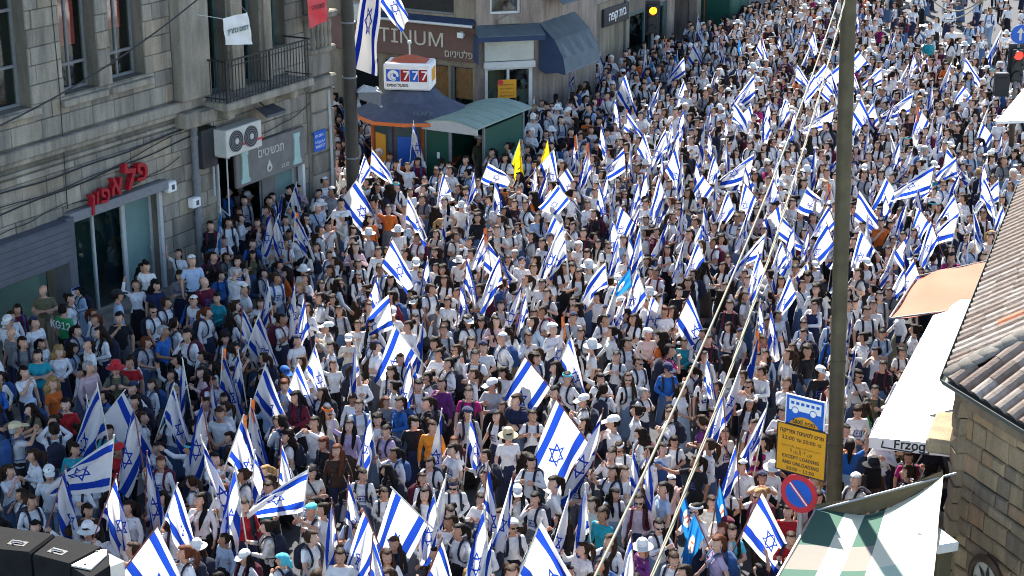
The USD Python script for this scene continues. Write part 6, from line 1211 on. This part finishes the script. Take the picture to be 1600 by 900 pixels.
while tries < 80000:
    tries += 1
    u, v = cr_.uniform(14, 100), cr_.uniform(-36, 8)
    p = W(u, v); x, y = p[0], p[1]
    if not inside(x, y): continue
    px, py, D = proj(p + np.array([0, 0, 1.5]))
    if px < -30 or px > 1630: continue
    dn = density(px, py); u_, v_ = uv_of(p)
    if 30 < u_ < 36.8 and v_ < -27.3: dn *= .3
    if any(abs(px - a_) < 15 and -4 < py - b_ < 40 and D < d_ for a_, b_, d_ in SPX): continue
    if not free(x, y, cr_.uniform(.52, .65) / math.sqrt(dn)): continue
    face_ = -TH + cr_.gauss(0, .65) if cr_.random() < .86 else cr_.uniform(-math.pi, math.pi)
    if uv_of(p)[1] < -25.5 and uv_of(p)[0] < 42: face_ = cr_.gauss(.5, .7)
    look = random_look(cr_)
    if px < 430 and py > 330 and look['top'] == 'white' and cr_.random() < .35 and uv_of(p)[1] < -22.5: look['top'] = cr_.choice(['black', 'navy', 'grey', 'maroon', 'dark brown', 'olive', 'blue', 'pale grey'])
    put(x, y, face_, cr_.uniform(.84, 1.06) * (1.05 if look['male'] else 1), look, ground_z(x, y))
# ------------------------------------------------------------------ words that single out each person and flag
ZN = [(70, 850, 'behind the black loudspeakers'), (40, 700, 'above the loudspeakers at left'), (40, 520, 'before the open shop at left'), (150, 480, 'in front of the glass gate'), (290, 430, 'by the stone pier beside the gate'), (400, 390, 'below the column shop sign'),
      (150, 620, 'on the pavement below the gate'), (280, 600, 'in shade below the pier'), (200, 760, 'right of the loudspeakers'), (330, 780, 'in the shade at lower left'), (420, 520, 'in the shade left of centre'), (480, 650, 'along the shadow edge'), (470, 820, 'at the bottom shadow edge'),
      (600, 560, 'in the sun left of centre'), (620, 700, 'in sun low left of centre'), (610, 850, 'at the bottom left of centre'), (760, 520, 'at the middle of the picture'), (760, 680, 'below the middle of the picture'), (770, 850, 'at the bottom centre'), (900, 560, 'right of the middle'), (900, 700, 'left of the smooth cable'), (900, 850, 'at the foot of the smooth cable'),
      (1040, 560, 'between the two cables'), (1080, 700, 'low between the cables'), (1060, 850, 'at the foot of the twisted cable'), (1180, 560, 'right of the twisted cable'), (1180, 690, 'left of the bus stop sign'), (1180, 850, 'left of the plaid awning'), (1290, 780, 'behind the no-parking sign'), (1270, 570, 'left of the utility pole'),
      (1360, 560, 'just right of the utility pole'), (1360, 730, 'between pole and white awning'), (1420, 760, 'behind the plaid awning'), (1440, 420, 'beyond the orange awning'), (560, 330, 'beside the dark lamp pole'), (640, 280, 'before the lottery kiosk'), (760, 260, 'by the green bus shelter'), (520, 420, 'in sun beyond the gate'), (900, 280, 'in the sun beyond the bus shelter'),
      (700, 400, 'above the middle left'), (860, 400, 'above the middle'), (1010, 400, 'above the middle right'), (1140, 420, 'left of the pole at mid height'), (1260, 420, 'left of the pole higher up'), (1400, 300, 'right of the pole in far crowd'), (1500, 200, 'in the far crowd at right'), (1200, 250, 'far crowd before the pole'), (1050, 250, 'in the far crowd at centre'), (1000, 110, 'in the far shade near the top'),
      (1130, 100, 'below the green booth'), (860, 120, 'below the blue-grey street awning'), (1250, 80, 'near the top left of the pole'), (1400, 100, 'right of the pole near the top'), (1540, 70, 'by the red traffic light'), (1480, 340, 'left of the tiled roof')]
def zone(px, py): return min(ZN, key=lambda t: (t[0] - px) ** 2 + 1.3 * (t[1] - py) ** 2)[2]
ORD = ['leftmost', 'second from left', 'third from left', 'fourth from left', 'fifth from left', 'sixth from left', 'seventh from left', 'eighth from left', 'ninth from left', 'tenth from left'] + [f'{w} from left' for w in ('eleventh', 'twelfth', 'thirteenth', 'fourteenth', 'fifteenth', 'sixteenth', 'seventeenth', 'eighteenth', 'nineteenth', 'twentieth', 'twenty-first', 'twenty-second', 'twenty-third', 'twenty-fourth', 'twenty-fifth', 'twenty-sixth', 'twenty-seventh', 'twenty-eighth', 'twenty-ninth', 'thirtieth')]
def single_out(items):
    """items: (description, px, py) -> labels, each different"""
    by = {}
    for i, (d, px, py) in enumerate(items): by.setdefault((d, zone(px, py)), []).append((px, i))
    out = [None] * len(items)
    for (d, z), lst in by.items():
        lst.sort()
        for k, (px, i) in enumerate(lst): out[i] = f'{d}, {z}' + ('' if len(lst) == 1 else ', ' + (ORD[min(k, 29)] if k < len(lst) - 1 or len(lst) == 2 and k == 0 else 'rightmost'))
    for i, t in enumerate(out):
        for drop in (', backpack', ', sunglasses', ' headband', ' short-sleeved', ' long-sleeved', ' leftward', ' rightward'):
            if len(t.replace('-', ' ').split()) > 16: t = t.replace(drop, '')
        out[i] = t
    return out
HATN = {'cap': 'cap', 'hat': 'brimmed hat', 'headscarf': 'headscarf', 'kippa': 'skullcap', 'headband': 'headband'}
HMN = {'hatwhite': 'white', 'straw': 'straw'}
def person_words(a):
    top = 'striped dark' if a.get('topmat') == 'stripe' else a['top']
    d = f"person in {top} {'long-sleeved' if a['sleeve'] == 'long' else 'short-sleeved'} top"
    if a['hat']: d += ', ' + HMN.get(a['hatm'], a['hatm'].replace('top ', '')) + ' ' + HATN[a['hat']]
    elif a['hair'] in ('ponytail', 'bun', 'curly') or a['hairc'] in ('blond', 'grey', 'auburn'): d += f", {a['hairc']} " + {'ponytail': 'ponytail', 'bun': 'bun', 'curly': 'curls'}.get(a['hair'], 'hair')
    if a['pack']: d += ', backpack'
    elif a.get('shades'): d += ', sunglasses'
    return d
vis = []
for i, p in enumerate(people):
    hx, hy, D = proj((p['x'], p['y'], p['z'] + 1.55 * p['sc'])); p['px'], p['py'], p['D'] = hx, hy, D
    p['seen'] = -12 < hx < 1612 and hy < 912 and not (hx < 100 and hy > 845) and not (hx > 1480 and hy > 560) and not (hx > 1260 and hy > 810)
order = sorted([i for i, p in enumerate(people) if p['seen']], key=lambda i: (people[i]['note'] != 'spec', people[i]['D']))
near = order[:300]; nearset = set(near)
labels = single_out([(person_words(people[i]['look']), people[i]['px'], people[i]['py']) for i in near])
for i, lab in zip(near, labels):
    p = people[i]; a = p['look']
    q = UsdGeom.Xform.Define(stage, '/World/' + numbered('/World', 'person')); q.AddTranslateOp().Set(Gf.Vec3d(float(p['x']), float(p['y']), float(p['z']))); q.AddRotateZOp().Set(math.degrees(p['phi'])); q.AddScaleOp().Set(Gf.Vec3f(*[float(p['sc'])] * 3))
    tag(q, lab, 'person', 'people filling the street'); dress(q, a)
    if a.get('num'):
        tx = text('KG12', .16, .006, bold=True); tx.apply_translation((-tx.bounds.mean(0)[0], 0, 0)); obj('print', frame_map(tx, (-1, 0, 0), (0, 0, 1), (0, 1, 0), (0, .128, 1.17)), M['white'], q.GetPrim())
# the rest of the crowd
CR = UsdGeom.PointInstancer.Define(stage, '/World/far_crowd'); tag(CR, 'dense far crowd of marchers, mostly in white tops, filling the street', 'crowd', kind='stuff')
NP = 90; pr = random.Random(5); protos = []
UsdGeom.Scope.Define(stage, '/World/far_crowd/figures')
for k in range(NP):
    q = UsdGeom.Xform.Define(stage, f'/World/far_crowd/figures/figure_{k:03d}'); a = random_look(pr); a['near'] = False; dress(q, a); protos.append((q.GetPath(), a))
for i, p in enumerate(people):
    if i in nearset: continue
ids, pos, ori, scl = [], [], [], []
for i, p in enumerate(people):
    if i in nearset: continue
    a = p['look']; c = [k for k, (_, b) in enumerate(protos) if b['top'] == a['top'] and (KITS[b['kit']].pose in ('hold', 'high', 'both')) == (p['note'] == 'flag')] or [k for k, (_, b) in enumerate(protos) if b['top'] == a['top']] or list(range(NP))
    ids.append(pr.choice(c)); pos.append((p['x'], p['y'], p['z'])); ori.append((math.cos(p['phi'] / 2), 0, 0, math.sin(p['phi'] / 2))); scl.append((p['sc'],) * 3)
CR.CreatePrototypesRel().SetTargets([q for q, _ in protos]); CR.CreateProtoIndicesAttr(Vt.IntArray(ids)); CR.CreatePositionsAttr(Vt.Vec3fArray([Gf.Vec3f(*map(float, t)) for t in pos])); CR.CreateOrientationsAttr(Vt.QuathArray([Gf.Quath(float(t[0]), 0, 0, float(t[3])) for t in ori])); CR.CreateScalesAttr(Vt.Vec3fArray([Gf.Vec3f(*map(float, t)) for t in scl]))
# flags as things
FD = {'S': 'spread', 'H': 'half-open', 'D': 'in folds'}
def flag_words(f):
    base = {'': 'blue-striped white star flag', 'o': 'striped star flag with orange ribbon', 'b': 'small blue flag with white emblem', 'y': 'yellow flag with dark emblem'}[f['ex']]
    d = f"{base} {FD[f['kind']]}"
    if f['ex'] == '': d += ' leftward' if f['flow'] == 'L' and f['kind'] != 'D' else ' rightward' if f['kind'] != 'D' else ''
    return d
flab = single_out([(flag_words(f), f['px'], f['py'] + 20) for f in flags])
def build_flag(f, lab, extra_pole=.35, cat_='flag', grp='flags carried above the crowd'):
    q = UsdGeom.Xform.Define(stage, '/World/' + numbered('/World', 'flag')); t = f['tip']; q.AddTranslateOp().Set(Gf.Vec3d(*map(float, t))); q.AddRotateZOp().Set(math.degrees(f['yaw'])); tag(q, lab, cat_, grp)
    ln = math.radians(f['lean']); pd = np.array([-math.sin(ln), 0, -math.cos(ln)])
    b, src = fr.choice(VARS[(f['lean'], f['kind'])]); m_ = {'': 'fstar', 'o': 'fstar', 'b': 'fblue', 'y': 'fyellow'}[f['ex']]
    p = UsdGeom.Mesh.Define(stage, str(q.GetPath()) + '/cloth'); p.GetPrim().GetReferences().AddInternalReference(src); bind(p.GetPrim(), M[m_]); p.AddScaleOp().Set(Gf.Vec3f(f['size'], f['size'] * (-1 if fr.random() < .5 else 1), f['size']))
    obj('stick', tube([-pd * .03, pd * (f['Lp'] + extra_pole)], .0125 if f['py'] > 300 else .011, 6), M['polewhite'] if fr.random() < .6 else M['poledark'], q.GetPrim())
    if f['ex'] == 'o':
        m, _ = cloth_sheet((.0, 0, .02), (.07, .01, .0), (-.03, .02, -.45), (.05, .03, -.48), 3, 8, .015, int(f['px']), .004); obj('ribbon', m, M['ribbon'], q.GetPrim())
for f, lab in zip(flags, flab): build_flag(f, lab)
# two big flags on the dark lamp pole
at53 = lambda px, py, D=53.0: CAM + ray(px, py) * D
q = thing('flag', 'very long sunlit flag hanging vertically from the dark pole', 'flag', at53(585, -45), 0, 'flags fixed to the dark pole'); o = at53(585, -45)
m, suv = cloth_sheet(at53(546, 104) - o, at53(589, 119, 52.6) - o, at53(572, -45) - o, at53(598, -45, 52.7) - o, 26, 30, .07, 12, .004)
obj('cloth', m, M['fstar'], q, True, uv=np.stack([1 - suv[:, 1], suv[:, 0]], 1)); obj('stick', tube([at53(545, -46) - o, at53(604, -46, 52.6) - o], .02, 6), M['steel'], q)
t = at53(606, -40, 53.4); build_flag(dict(tip=t, kind='H', lean=22, yaw=.15, size=.95, ex='', Lp=.9, px=606, py=-40), 'upper flag streaming right from the dark pole at the top edge', .5, 'flag', 'flags fixed to the dark pole')
print('people', len(people), 'near', len(near), 'flags', len(flags), 'tris near', sum(NTRI.values()))
